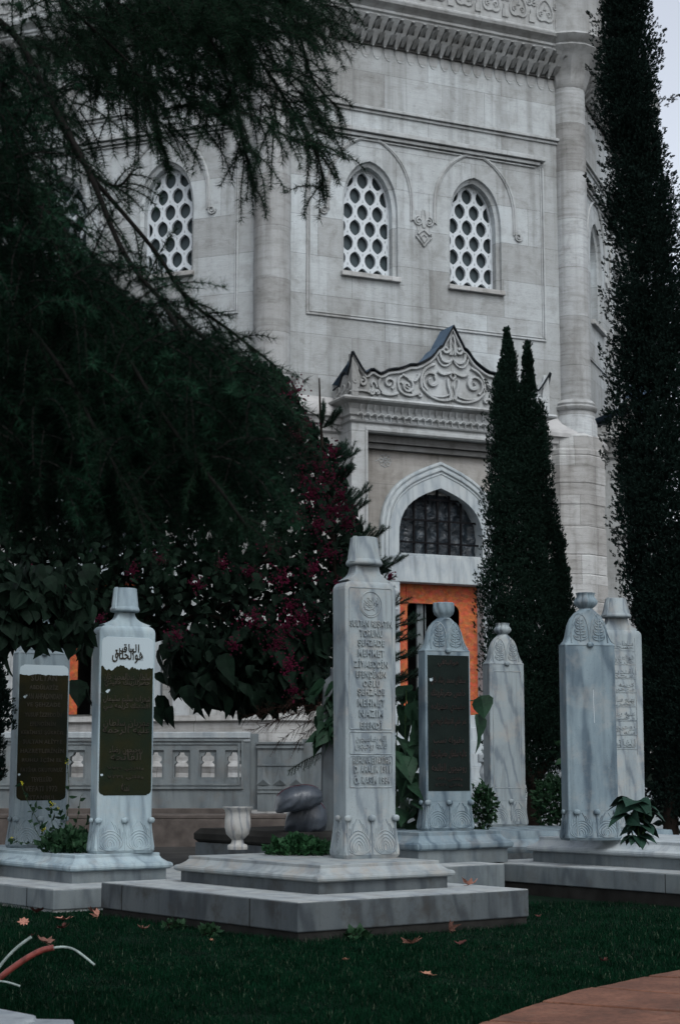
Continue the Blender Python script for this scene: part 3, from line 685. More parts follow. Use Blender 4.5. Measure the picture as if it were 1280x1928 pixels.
# tomb on the right: its nearest corner is outside the picture; the far left corner is seen
L5 = G(887.5, 1623, .25); C5 = L5-eb*3.0
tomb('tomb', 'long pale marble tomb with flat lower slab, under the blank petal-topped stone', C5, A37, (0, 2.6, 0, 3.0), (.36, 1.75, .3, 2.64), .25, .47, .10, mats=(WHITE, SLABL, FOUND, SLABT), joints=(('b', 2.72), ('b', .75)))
P6 = G(955, 1585, .38)
t6 = root('tomb', 'low moulded marble tomb furthest back, under the small blank petal-topped stone', 'tomb', (P6[0], P6[1], 0), R(12))
m = MB(); local_slab(m, -.6, 1.75, 0, 1.6, [(0, -.02), (0, .27)]); m.build('plinth', SLABD, t6)
m = MB(); local_slab(m, -.6, 1.75, 0, 1.6, [(.02, .26), (-.012, .30), (-.016, .33), (.012, .37), (.05, .40), (.06, .46), (.064, .475)]); m.build('moulded_slab', MARBLE_B, t6, smooth=35)
P7 = W(600, 1560, 15.2)
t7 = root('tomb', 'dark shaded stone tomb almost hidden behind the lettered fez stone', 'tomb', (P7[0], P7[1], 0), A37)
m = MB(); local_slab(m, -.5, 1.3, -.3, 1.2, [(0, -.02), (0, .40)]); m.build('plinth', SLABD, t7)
m = MB(); local_slab(m, -.5, 1.3, -.3, 1.2, [(.02, .40), (-.012, .43), (-.012, .48), (.03, .525)]); m.build('moulded_slab', FOUND, t7)  # deep shade on this tomb put into its near-black colour

# ---- arabic letters: joined forms, written right to left
AR = {'ا':(0xFE8D,2),'آ':(0xFE81,2),'ب':(0xFE8F,4),'پ':(0xFB56,4),'ت':(0xFE95,4),'ة':(0xFE93,2),'ث':(0xFE99,4),'ج':(0xFE9D,4),'چ':(0xFB7A,4),'ح':(0xFEA1,4),'خ':(0xFEA5,4),'د':(0xFEA9,2),'ذ':(0xFEAB,2),'ر':(0xFEAD,2),'ز':(0xFEAF,2),
      'س':(0xFEB1,4),'ش':(0xFEB5,4),'ص':(0xFEB9,4),'ض':(0xFEBD,4),'ط':(0xFEC1,4),'ع':(0xFEC9,4),'غ':(0xFECD,4),'ف':(0xFED1,4),'ق':(0xFED5,4),'ك':(0xFED9,4),'ل':(0xFEDD,4),'م':(0xFEE1,4),'ن':(0xFEE5,4),'ه':(0xFEE9,4),'و':(0xFEED,2),'ي':(0xFEF1,4),'ى':(0xFEEF,2)}
def shape(s):
    out = []
    for i, ch in enumerate(s):
        if ch not in AR: out.append(ch); continue
        base, nf = AR[ch]; prev = i > 0 and s[i-1] in AR and AR[s[i-1]][1] == 4; nxt = i+1 < len(s) and s[i+1] in AR and nf == 4
        out.append(chr(base+(3 if prev and nxt else 2 if nxt else 1 if prev else 0)))
    return ''.join(out[::-1])
def text_tris(s, x, z, width, height, y, depth, squash=None, offset=0.0):
    """raised lettering as faces (x centre, z centre), scaled to fit width and height"""
    c = bpy.data.curves.new('t', 'FONT'); c.body = s; c.extrude = .5; c.resolution_u = 2; c.space_character = 1.12; c.offset = offset
    o = bpy.data.objects.new('t', c); col.objects.link(o); bpy.context.view_layer.update()
    me = bpy.data.meshes.new_from_object(o.evaluated_get(bpy.context.evaluated_depsgraph_get()))
    V = np.zeros(len(me.vertices)*3); me.vertices.foreach_get('co', V); V = V.reshape(-1, 3)
    F = [tuple(p.vertices) for p in me.polygons]
    bpy.data.objects.remove(o); bpy.data.curves.remove(c); bpy.data.meshes.remove(me)
    if not len(V): return [], []
    x0, x1, z0, z1 = V[:,0].min(), V[:,0].max(), V[:,1].min(), V[:,1].max()
    sx = width/(x1-x0); sz = height/(z1-z0)
    out = [(x+(p[0]-(x0+x1)/2)*sx, y-(p[2]+.5)*depth, z+(p[1]-(z0+z1)/2)*sz) for p in V]
    return out, F
def letters(name, rows, mat, parent, y, depth=.005, offset=.012):
    m = MB()
    for s, x, z, wd, ht in rows: m.add(*text_tris(s, x, z, wd, ht, y, depth, offset=offset))
    o = m.build(name, mat, parent)
    return o

# ---- headstones
def palmette(cx, cz, w_, h_):
    out = []
    for s_ in (.14, .30, .48, .66, .84):
        zb, zt = cz+.02*h_+(1-s_)*.13*h_, cz+h_*(.26+.50*s_)
        L = [(cx+s_*w_*.5*math.sin(t)*(1+.25*math.cos(t)), zb+(zt-zb)*(1-math.cos(t))/2) for t in np.linspace(0, math.pi, 10)]
        out.append(L); out.append([(2*cx-x, z) for x, z in L])
    for sg in (-1, 1):
        for i in range(4):
            f = i/3; x0 = cx+sg*w_*(.20+.22*f); out.append(bez((x0, cz+h_*(.62-.22*f)), (x0+sg*w_*.02, cz+h_*(.72-.2*f)), (cx+sg*w_*(.10+.34*f), cz+h_*(.92-.30*f)), (cx+sg*w_*(.05+.40*f), cz+h_*(.98-.36*f)), 5))
    return out
def leaf_panel(cx, z0, w_, h_):
    """curling acanthus lines for a bell-shaped top"""
    out = [bez((cx-w_*.5, z0), (cx-w_*.48, z0+h_*.7), (cx-w_*.25, z0+h_), (cx, z0+h_*1.02), 8), bez((cx+w_*.5, z0), (cx+w_*.48, z0+h_*.7), (cx+w_*.25, z0+h_), (cx, z0+h_*1.02), 8),
           bez((cx, z0+.04*h_), (cx+.03*w_, z0+.3*h_), (cx-.03*w_, z0+.6*h_), (cx, z0+.9*h_), 6)]
    for i in range(4):
        for sg in (-1, 1):
            z = z0+h_*(.10+.19*i); q = w_*(.36-.055*i)
            out.append(bez((cx, z), (cx+sg*q*.6, z-.03*h_), (cx+sg*q*1.1, z+.06*h_), (cx+sg*q*.9, z+.17*h_), 6)); out.append(bez((cx+sg*q*.9, z+.17*h_), (cx+sg*q*.8, z+.06*h_), (cx+sg*q*.5, z+.12*h_), (cx+sg*q*.3, z+.10*h_), 5))
    return out
def curves_on(m, polys, yf, r=.0045):
    for p in polys: m.tube([(x, yf(x, z), z) for x, z in p], r, 5)
def boss(m, x, y, z, r, axis='y'):
    rings = []
    for i, a in enumerate(np.linspace(-90, 90, 8)):
        q = r*math.cos(R(a)); t = r*.75*math.sin(R(a))
        rings.append([(x+1.25*q*math.cos(b) if axis == 'y' else x+t, y+t if axis == 'y' else y+1.25*q*math.cos(b), z+.85*q*math.sin(b)-(.35*r if b > 3.4 and b < 6 else 0)) for b in np.linspace(0, 2*math.pi, 12, endpoint=False)])
    m.loft(rings)
def headstone(name, label, loc, psi, hgt, hw, hd, top, mat, group, panel=None, base_mat=None, frame=None, flare=.013, base_h=.125, bosses=(-1, 0, 1), shoulder=None, dome=None, blank_carve=False):
    """x across the face, -y towards the viewer. top: 'fez' or 'flower'"""
    g_ = root(name, label, 'gravestone', loc, psi, group)
    bh = base_h*hgt
    def prof(z):                                # half width and half depth at height z on the base
        t = 1-min(z/bh, 1); k = flare*2.2*(t**1.3)*(1 if t < .88 else 1-((t-.88)/.12)**2*.55)
        return hw*.985+k, hd*.985+k
    m = MB(); rings = []
    for z in np.linspace(0, bh, 12): a, b = prof(z); rings.append(chamring(a, b, z, .016 if z < bh*.15 else .007))
    if top == 'fez':
        zs, z_n, z_f, zt = shoulder[:4]             # shoulder, neck base, underside of fez, top (metres)
        rings.append(chamring(hw*.985, hd*.985, bh+.01, .006)); rings.append(chamring(hw*1.02, hd, zs-.055, .006))
        for a in (20, 40, 60, 80, 90): rings.append(chamring(hw*1.02-.050*(1-math.cos(R(a))), hd-.02*(1-math.cos(R(a))), zs-.055+.055*math.sin(R(a)), .006))
        w0 = hw*.88; w1 = hw*.56 if dome is None else dome
        for t in np.linspace(0, 1, 8):
            q = w1+(w0-w1)*(1-t)**3.6; rings.append(chamring(q, (hd-.022)*(1-.30*t), zs+.012+(z_f-zs)*t, .006))
    else:
        zs = shoulder[0]; rings.append(chamring(hw, hd, bh+.01, .006)); rings.append(chamring(hw, hd, zs, .006))
    m.loft(rings); m.build('shaft', mat, g_)
    # carved acanthus on the foot
    m = MB(); yf = lambda x, z: -prof(max(z, 0))[1]-.0005
    W2 = prof(bh*.3)[0]
    for sg in (-1, 1): curves_on(m, palmette(sg*W2*.49, bh*.06, W2*.98, bh*.92), yf, .0048)
    for sg in (-1, 1):
        pl = palmette(0, bh*.06, hd*1.5, bh*.9)
        for p in pl: m.tube([(sg*(prof(max(z, 0))[0]+.0005), x, z) for x, z in p], .0042, 5, axis=(1, 0, 0))
    m.build('carved_foot', base_mat or mat, g_, smooth=50)
    if bosses:
        for b in bosses:
            m = MB(); x = b*(hw-.012); boss(m, x, -hd-.014, bh*1.0, .024); m.tube([(x, -hd-.008, bh*.95), (x, -prof(bh*.5)[1]-.003, bh*.5), (x, -prof(.03)[1], .03)], .006, 6)
            m.build('leaf_boss', mat, g_, smooth=50)
        m = MB(); boss(m, -hw-.014, 0, bh*1.0, .022, 'x'); m.build('leaf_boss', mat, g_, smooth=50)
    if top == 'fez':
        fz = MB(); rt, rb = shoulder[4], shoulder[5]; hf = zt-z_f
        pr = [(rb*.80, z_f-.004), (rb*1.0, z_f), (rb*1.05, z_f+.008), (rb*1.06, z_f+.02), (rb*.985, z_f+.04)]
        for t in np.linspace(.2, 1, 7): pr.append((rb*.985+(rt-rb*.985)*(t-.12)/.88, z_f+hf*t*.985))
        pr += [(rt*.93, zt), (0.001, zt+.003)]
        fz.lathe(pr, 0, 0, 32); f_ = fz.build('fez', mat, g_, smooth=45)
        f_.scale = (1, .94, 1)
        ts = MB(); a = R(205)
        for q in (-.12, 0, .12): ts.tube([((rb+(rt-rb)*t+.004)*math.cos(a+q), (rb+(rt-rb)*t+.004)*math.sin(a+q)*f_.scale.y, z_f+.02+hf*.92*t) for t in np.linspace(0, 1, 6)], [.012, .010, .008, .007, .006, .006], 6)
        ts.build('tassel', mat, f_, smooth=50)
    else:
        zs, zn, zt = shoulder[:3]; dm = MB(); hh = zn-zs; rings = []
        nw = hw*.265
        Dp = ((0, hw+.004, hd+.004, 14), (.02, hw+.004, hd+.004, 14), (.06, hw*.97, hd*.97, 10), (.12, hw*.91, hd*.93, 6), (.22, hw*.855, hd*.92, 4.5), (.38, hw*.825, hd*.94, 3.2), (.56, hw*.775, hd*.94, 2.6),
              (.73, hw*.67, hd*.90, 2.3), (.87, hw*.50, hd*.76, 2.1), (.96, nw*1.25, nw*1.25, 2), (1.0, nw, nw, 2))
        for f, a, b, e in Dp: rings.append(superring(a, b, zs+f*hh, e, 36))
        dm.loft(rings); dd = dm.build('domed_top', mat, g_, smooth=60)
        fa = [d[0] for d in Dp]
        def yd(x, z):
            f = (z-zs)/hh; a = np.interp(f, fa, [d[1] for d in Dp]); b = np.interp(f, fa, [d[2] for d in Dp]); e = np.interp(f, fa, [d[3] for d in Dp])
            return -b*max(0.0, 1-min(1, abs(x)/a)**e)**(1/e)-.001
        cm = MB(); W3 = hw*1.35
        curves_on(cm, leaf_panel(hw*.37, zs+hh*.07, hw*.72, hh*.78), yd, .0058); curves_on(cm, leaf_panel(-hw*.37, zs+hh*.07, hw*.72, hh*.78), yd, .0058)
        for sg in (-1, 1): curves_on(cm, [bez((sg*hw*.93, zs+.08*hh), (sg*hw*.70, zs+.3*hh), (sg*hw*.74, zs+.55*hh), (sg*hw*.25, zs+.86*hh), 10)], yd, .006)
        cm.build('carved_leaves', mat, dd, smooth=50)
        bs = MB(); boss(bs, 0, -hd-.012, zs+hh*.03, .024); bs.build('leaf_boss', mat, g_, smooth=50)
        # petal finial
        fn = MB(); hp = zt-zn; pr = [(nw, zn-.01), (nw*.95, zn+hp*.04), (nw*1.30, zn+hp*.16), (nw*1.58, zn+hp*.34), (nw*1.60, zn+hp*.48), (nw*1.38, zn+hp*.64), (nw*1.20, zn+hp*.76), (nw*1.20, zn+hp*.86), (nw*1.34, zn+hp*.99), (nw*1.2, zn+hp), (.001, zn+hp*.99)] if not shoulder[3] else [(nw*.9, zn-.01), (nw*.95, zn+hp*.05), (nw*1.35, zn+hp*.22), (nw*1.55, zn+hp*.45), (nw*1.60, zn+hp*.70), (nw*1.58, zn+hp*.96), (nw*1.4, zn+hp), (.001, zn+hp*.97)]
        tw = 2.2 if shoulder[3] else 0
        fn.lathe(pr, 0, 0, 48, flute=lambda a, z: (.20*abs(math.sin(4*a+tw*(z-zn)/hp))-.11)*min(1, max(0, (z-zn)/hp*4)))
        fn.build('petal_finial', mat, g_, smooth=40)
    return g_
def frame_line(parent, hw, z0, z1, y, mat, corner=.03, r=.0045, name='incised_border', notch=True):
    c = corner; q = [(hw-c, z1), (-hw+c, z1)]
    if notch:
        q += [(-hw+c, z1-.006)]+[(-hw+c*(1-math.sin(R(a))), z1-c*(1-math.cos(R(a)))-.006) for a in (30, 60, 90)]+[(-hw, z1-c-.006)]
    else: q += [(-hw+c*(1-math.sin(R(a))), z1-c*(1-math.cos(R(a)))) for a in (30, 60, 90)]
    left = q[1:]; lower = [(x, z0+z1-z) for x, z in left[::-1]]
    loop = left+lower; loop = loop+[(-x, z) for x, z in loop[::-1]]; loop.append(loop[0])
    m = MB(); m.tube([(x, y, z) for x, z in loop], r, 6, .8); return m.build(name, mat, parent), loop
FEZ, PET = 'carved marble headstones topped with a fez', 'carved marble headstones topped with petals'
def place(px, py, z): g2 = G(px, py, z); return (g2[0], g2[1], z), g2[1]/FPX
PSI = R(27)
def centre(px, py, z, psi, hd):
    (x, y, zz), s = place(px, py, z); return (x-math.sin(psi)*hd, y+math.cos(psi)*hd, zz), s
# S2 main
loc, s = centre(699, 1617, .43, PSI, .10)
s *= math.cos(TH); hw = 48.5*s/math.cos(PSI)*.985; print('S2', loc, s, hw, 600*s)
Zp = lambda py, s, base: (base-py)*s*1.012
b = 1617
S2 = headstone('gravestone', 'tall grey fez-topped stone with raised Latin lettering and a round emblem', loc, PSI, (b-1015)*s, hw, .100, 'fez', MARBLE, FEZ,
               shoulder=(Zp(1103, s, b), 0, Zp(1070, s, b), Zp(1016, s, b), 26.5*s, 34*s), dome=25*s)
y = -.100
frame_line(S2, hw*.86, Zp(1380, s, b), Zp(1115, s, b), y-.001, MARBLE, .015, .004, notch=False)
frame_line(S2, hw*.84, Zp(1426, s, b), Zp(1385, s, b), y-.001, MARBLE, .01, .004, notch=False)
frame_line(S2, hw*.84, Zp(1487, s, b), Zp(1430, s, b), y-.001, MARBLE, .01, .004, notch=False)
rows = []
LAT = [('SULTAN REŞATIN', 1184, 84), ('TORUNU', 1201, 46), ('ŞEHZADE', 1220, 54), ('MEHMET', 1238, 54), ('ZİYAEDDİN', 1257, 68), ('EFENDİNİN', 1276, 60), ('OĞLU', 1293, 34), ('ŞEHZADE', 1312, 55), ('MEHMET', 1331, 55), ('NAZIM', 1351, 48), ('EFENDİ', 1371, 44),
       ('RUHUNA ELFATİHA', 1436, 76), ('D. ARALIK 1911', 1454, 72), ('Ö. KASIM 1984', 1473, 72)]
for t_, py, wpx in LAT: rows.append((t_, 0 if py < 1400 else .004, Zp(py, s, b), wpx*s*1.06, (13.5 if t_[0] not in 'ŞÖ' and 'Ş' not in t_ and 'Ğ' not in t_ and 'İ' not in t_ else 16)*s))
letters('inscription', rows, MARBLE, S2, y, .011, .010)
letters('arabic_verse', [(shape('فاتحه روحيچون'), 0, Zp(1411, s, b), 68*s, 20*s), (shape('الله رضاسيچون'), 0, Zp(1399, s, b), 64*s, 15*s)], MARBLE, S2, y, .006, .01)
m = MB(); zc = Zp(1146, s, b); r_ = 22*s
m.tube([(r_*math.cos(a)*1.04, y-.001, zc+r_*math.sin(a)*1.12) for a in np.linspace(0, 2*math.pi, 33)], .0045, 6)
m.tube([(r_*.86*math.cos(a)*1.04-.004, y-.001, zc+r_*.86*math.sin(a)*1.12) for a in np.linspace(R(150), R(400), 22)], .003, 6)
m.tube([(p[0], y-.001, p[1]) for p in bez((-.055, zc-.02), (-.02, zc-.06), (.03, zc-.03), (.05, zc+.02), 8)], .005, 6)
m.tube([(p[0], y-.001, p[1]) for p in bez((-.03, zc+.0), (-.01, zc-.04), (.02, zc-.02), (.02, zc+.01), 8)], .004, 6)
m.tube([(p[0], y-.001, p[1]) for p in bez((-.02, zc+.05), (.0, zc+.01), (.03, zc+.03), (.01, zc+.0), 8)], .004, 6)
m.tube([(p[0], y-.001, p[1]) for p in bez((-.05, zc+.03), (-.04, zc-.0), (-.02, zc+.02), (.03, zc-.045), 8)], .004, 6)
m.add(*text_tris(shape('هوالباقي'), .0, zc+.005, r_*1.35, r_*1.1, y, .006, offset=.01))
m.build('round_emblem', MARBLE, S2, smooth=40)
# S1
loc, s = centre(236, 1608, .385, PSI, .12); s *= math.cos(TH); b = 1608; hw = 50*s/math.cos(PSI)*.985; print('S1', loc, s, hw)
S1 = headstone('gravestone', 'pale fez-topped stone with flaking dark green painted script panel', loc, PSI, (b-1112)*s, hw, .085, 'fez', MARBLE_L, FEZ,
               shoulder=(Zp(1186, s, b), 0, Zp(1158, s, b), Zp(1113, s, b), 22.5*s, 27*s), dome=17*s)
PAINT1 = m_paint('flaking_green_paint', (.004, .010, .0055), (.011, .012, .004), Zp(1262, s, b), amp=.07)
zt_, zb_ = Zp(1208, s, b), Zp(1501, s, b)
def panel(parent, hw, z0, z1, y, mat, c=.03, th=.003, notch=True, name='painted_panel'):
    loopm = MB(); f, loop = frame_line(parent, hw, z0, z1, y-.001, mat, c, .003, 'panel_border', notch)
    loopm.plate(loop[:-1], [], y-th, y+.002, back=False); return loopm.build(name, mat, parent)
panel(S1, hw*.93, zb_, zt_, -.085, PAINT1, .035)
INK1 = m_paint('dark_raised_script', (.012, .012, .009), (.040, .036, .028), None, .35)
rows = [(shape('هوالخلاق'), 0, Zp(1242, s, b), 62*s, 28*s), (shape('الباقي'), 0, Zp(1232, s, b), 46*s, 24*s)]
for t_, py, wp, hp_ in (('سلطان عبدالمجيد خان', 1283, 94, 17), ('حضرتلرينك حفيدي', 1294, 90, 17), ('شهزاده سليم سليمان', 1325, 94, 17), ('افندينك كريمه سي', 1338, 92, 16), ('مهربان سلطان', 1369, 92, 17), ('عليه الرحمه', 1382, 94, 17), ('روحيچون رضاء', 1419, 66, 17), ('الفاتحه', 1430, 60, 14)):
    rows.append((shape(t_), 0, Zp(py, s, b), wp*s, hp_*s))
rows += [(shape('ولادتي ١٢٧٧'), 0, Zp(1453, s, b), 72*s, 8*s), (shape('وفاتي ١٣٢٧'), 0, Zp(1469, s, b), 72*s, 9*s), (shape('سنه'), 0, Zp(1487, s, b), 16*s, 15*s)]
letters('inscription', rows, INK1, S1, -.088, .006, .012)
# S0
loc, s = centre(77, 1597, .385, PSI, .12); s *= math.cos(TH); b = 1597; hw = 46*s/math.cos(PSI)*.985
SHADEM = m_marble('tree_shade_marble', (.17, .215, .235), (.08, .105, .125), 1.8, .5, dirt=.5, dirtcol=(.08, .08, .075))  # tree shade over this headstone put into a darker marble
S0 = headstone('gravestone', 'shaded stone with dark olive panel of raised Latin letters, half under the tree', loc, PSI, (b-1165)*s, hw, .085, 'flower', SHADEM, PET, shoulder=(Zp(1238, s, b), Zp(1178, s, b), Zp(1140, s, b), True))
PAINT0 = m_paint('olive_paint', (.0035, .0055, .003), (.011, .010, .003), Zp(1277, s, b), amp=.02)
panel(S0, hw*.93, Zp(1510, s, b), Zp(1260, s, b), -.085, PAINT0, .035)
rows = [(t_, 0, Zp(py, s, b), wp*s, 10.5*s) for t_, py, wp in (('SULTAN', 1284, 50), ('ABDÜLAZİZ', 1300, 56), ('HAN AHFADINDAN', 1318, 72), ('VE ŞEHZADE', 1334, 66), ('YUSUF İZZEDDİN', 1351, 72), ('EFENDİNİN', 1368, 50),
        ('KERİMESİ ŞÜKRİYE', 1385, 84), ('SULTAN ALİYYE', 1401, 76), ('HAZRETLERİNİN', 1418, 84), ('RUHU İÇİN EL', 1436, 78), ('FATİHA OKUYUNUZ', 1453, 82), ('TEVELLÜD', 1471, 40), ('VEFATI 1972', 1489, 62), ('İSTANBUL', 1504, 56))]
letters('inscription', rows, INK1, S0, -.088, .005, .015)
# S3
loc, s = centre(852, 1565, .53, PSI, .12); s *= math.cos(TH); b = 1565; hw = 41*s/math.cos(R(30)); print('S3', loc, s, hw)
S3 = headstone('gravestone', 'domed stone with knotted top and black panel of raised script, before the orange door boards', loc, R(22), (b-1138)*s, hw, .075, 'flower', MARBLE_B, PET,
               shoulder=(Zp(1232, s, b), Zp(1168, s, b), Zp(1139, s, b), True))
PAINT3 = m_paint('black_green_paint', (.0035, .007, .0065), (.006, .011, .0095))
INK3 = m_paint('dark_brown_raised_script', (.016, .013, .012), (.034, .026, .024), None, .4)
m = MB(); m.box(-hw*.90, hw*.93, -.079, -.074, Zp(1492, s, b), Zp(1240, s, b)); m.build('painted_panel', PAINT3, S3)
rows = [(shape(t_), 0, Zp(py, s, b), wp*s, hp_*s) for t_, py, wp, hp_ in (('هوالباقي', 1255, 44, 14), ('سلطان محمد رشاد خان', 1287, 72, 17), ('خامس حضرتلرينك', 1311, 72, 18), ('حفيدي شهزاده', 1338, 72, 18), ('عمر حلمي افندينك كريمه سي', 1365, 74, 20),
        ('مقبوله نسب', 1399, 64, 17), ('عاليه سلطان حضرتلرينك', 1424, 74, 18), ('روحيچون الفاتحه', 1451, 72, 20), ('ولادتي ١٣٣٠', 1471, 56, 8), ('وفاتي ١٣٦٤', 1482, 56, 8))]
letters('inscription', rows, INK3, S3, -.079, .006, .008)
# S4
loc, s = centre(963, 1557, .475, PSI, .12); s *= math.cos(TH); b = 1557; hw = 31.5*s/math.cos(R(30)); print('S4', loc, s, hw)
S4 = headstone('gravestone', 'small cracked blank stone with petal top, before the two-tipped cypress', loc, R(20), (b-1178)*s, hw, .085, 'flower', MARBLE, PET, shoulder=(Zp(1256, s, b), Zp(1200, s, b), Zp(1178, s, b), False), bosses=(-.9, .15))
frame_line(S4, hw*.80, Zp(1486, s, b), Zp(1270, s, b), -.086, MARBLE, .01, .004, notch=False)
# S5
loc, s = centre(1125, 1583, .47, PSI, .10); s *= math.cos(TH); b = 1583; hw = 45*s/math.cos(R(25)); print('S5', loc, s, hw)
S5 = headstone('gravestone', 'broad blank blue-grey stone with petal top and a white drip line', loc, R(12), (b-1120)*s, hw, .085, 'flower', MARBLE_B, PET, shoulder=(Zp(1222, s, b), Zp(1152, s, b), Zp(1121, s, b), False), bosses=(-.72, .12, .95), flare=.013, base_h=.115)
m = MB(); m.tube([(.02, -.0855, Zp(1305, s, b)), (.021, -.0855, Zp(1330, s, b)), (.024, -.0855, Zp(1367, s, b))], .0022, 5); m.build('white_drip', LATT, S5)
# S6
loc, s = centre(1183, 1562, .475, PSI, .12); s *= math.cos(TH); b = 1562; hw = 38*s/math.cos(R(30)); print('S6', loc, s, hw)
S6 = headstone('gravestone', 'fez-topped stone with boxed rows of script, behind the blank blue-grey stone', loc, R(14), (b-1130)*s, hw, .085, 'fez', MARBLE, FEZ,
               shoulder=(Zp(1192, s, b), 0, Zp(1168, s, b), Zp(1131, s, b), 20*s, 28*s), dome=20*s)
m = MB(); rows = []
for i in range(8):
    z = Zp(1208+26.3*i+13, s, b); m.box(-hw*.74, hw*.70, -.089, -.084, z-.0125-.04, z-.0125-.034)
    for j, (t_, hh_) in enumerate(((('سلطان رشاد', 'شهزاده ضياالدين', 'افندينك', 'كريمه سي', 'بهيه سلطان', 'عليه رحمت', 'روحيچون', 'الفاتحه')[i], 12), (('حضرتلري', 'خان خامس', 'محمد', 'مرحومه', 'غفران', 'رضاء', 'سنه ١٣٦٧', 'قدس')[i], 9))):
        rows.append((shape(t_), -.01, z+(.018 if j == 0 else -.022), hw*1.3, hh_*s*.95))
for xx in (-hw*.74, hw*.70): m.box(xx-.004, xx+.004, -.089, -.084, Zp(1425, s, b), Zp(1206, s, b))
m.build('incised_border', MARBLE, S6); letters('inscription', rows, MARBLE, S6, -.085, .006, .01)
# S7: dark slab seen behind the main stone, deep shade put into its colour
p = W(628, 1562, 15.2)
S7 = root('gravestone', 'dark narrow stone slab in deep shade just behind the lettered fez stone', 'gravestone', (p[0]+.02, p[1]+.05, .52), R(5))
m = MB(); rr = []
m.loft([chamring(.13, .06, 0, .01), chamring(.12, .06, 1.22, .01), chamring(.115, .055, 1.30, .01), chamring(.05, .05, 1.36, .01), chamring(.05, .05, 1.42, .01)]); m.build('shaft', SLABD, S7)

# ---- urn
g2 = G(447, 1600, .43); um = MB(); sc_ = g2[1]/FPX
um.lathe([(.001, 0), (18.5*sc_, 0), (19*sc_, 4*sc_), (18*sc_, 8*sc_), (12*sc_, 11*sc_), (10.5*sc_, 17*sc_), (14*sc_, 21*sc_), (21*sc_, 28*sc_), (24*sc_, 40*sc_), (24*sc_, 55*sc_), (22.5*sc_, 64*sc_), (24*sc_, 71*sc_), (28*sc_, 75*sc_), (28.5*sc_, 77.5*sc_), (25*sc_, 77.5*sc_), (21*sc_, 68*sc_), (18*sc_, 50*sc_), (.001, 45*sc_)], 0, 0, 40)
urn = um.build('urn', m_marble('stained_urn_marble', (.34, .34, .325), (.15, .165, .19), 4.5, .8, rot=(0, R(30), 0), dirt=.5, dirtcol=(.19, .15, .12)), smooth=50)
urn.location = (g2[0], g2[1], .43); tag(urn, 'small marbled stone urn on the bare end of the nearest tomb', 'urn')
# ---- sacks
SACK = m_plain('grey_woven_plastic', (.038, .046, .058), .40, .45, .35, 5, 1.0)
def sack(loc, a, b_, c_, rz, ry, label, seed):
    m = MB(); rn = random.Random(seed); rings = []; nu, nv = 44, 26
    for j in range(nv+1):
        t = -1+2*j/nv; ring = []
        for i in range(nu):
            th = 2*math.pi*i/nu; e = .5; rr = (1-abs(t)**2.6)**.5; cx_ = math.copysign(abs(math.cos(th))**.8, math.cos(th)); cz_ = math.copysign(abs(math.sin(th))**.9, math.sin(th))
            wr = .04*math.sin(7*t+2*math.sin(th*2)+seed)*math.sin(th*3+t*5)+.025*math.sin(th*9+t*13+3*math.sin(t*5))+.018*math.sin(27*t+5*th)+.014*math.sin(41*t-9*th)
            ring.append((a*t, b_*rr*(cx_+wr), c_*rr*(cz_+wr)-(.16+.5*max(0, -t)**3)*c_*t*t))
        rings.append(ring)
    m.loft(rings); o = m.build('sack', SACK, smooth=180); o.location = loc; o.rotation_euler = (0, ry, rz)
    tag(o, label, 'sack'); 
    m = MB(); m.tube([(a*t, -b_*.2*(1-t*t)**.5, c_*((1-abs(t)**2.6)**.5)*1.01-.16*c_*t*t) for t in np.linspace(-.85, .85, 12)], .004, 5); m.build('seam', m_plain('dark_thread', (.05, .012, .02), .8), o)
p = W(561, 1503, 14.85); sack(tuple(p), .215, .19, .105, R(14), R(-10), 'upper stuffed grey sack with a red seam, flopped over the one below', 1)
p = W(577, 1538, 15.05); sack(tuple(p), .185, .17, .165, R(-8), R(4), 'lower stuffed dark sack bulging under the upper one', 2)
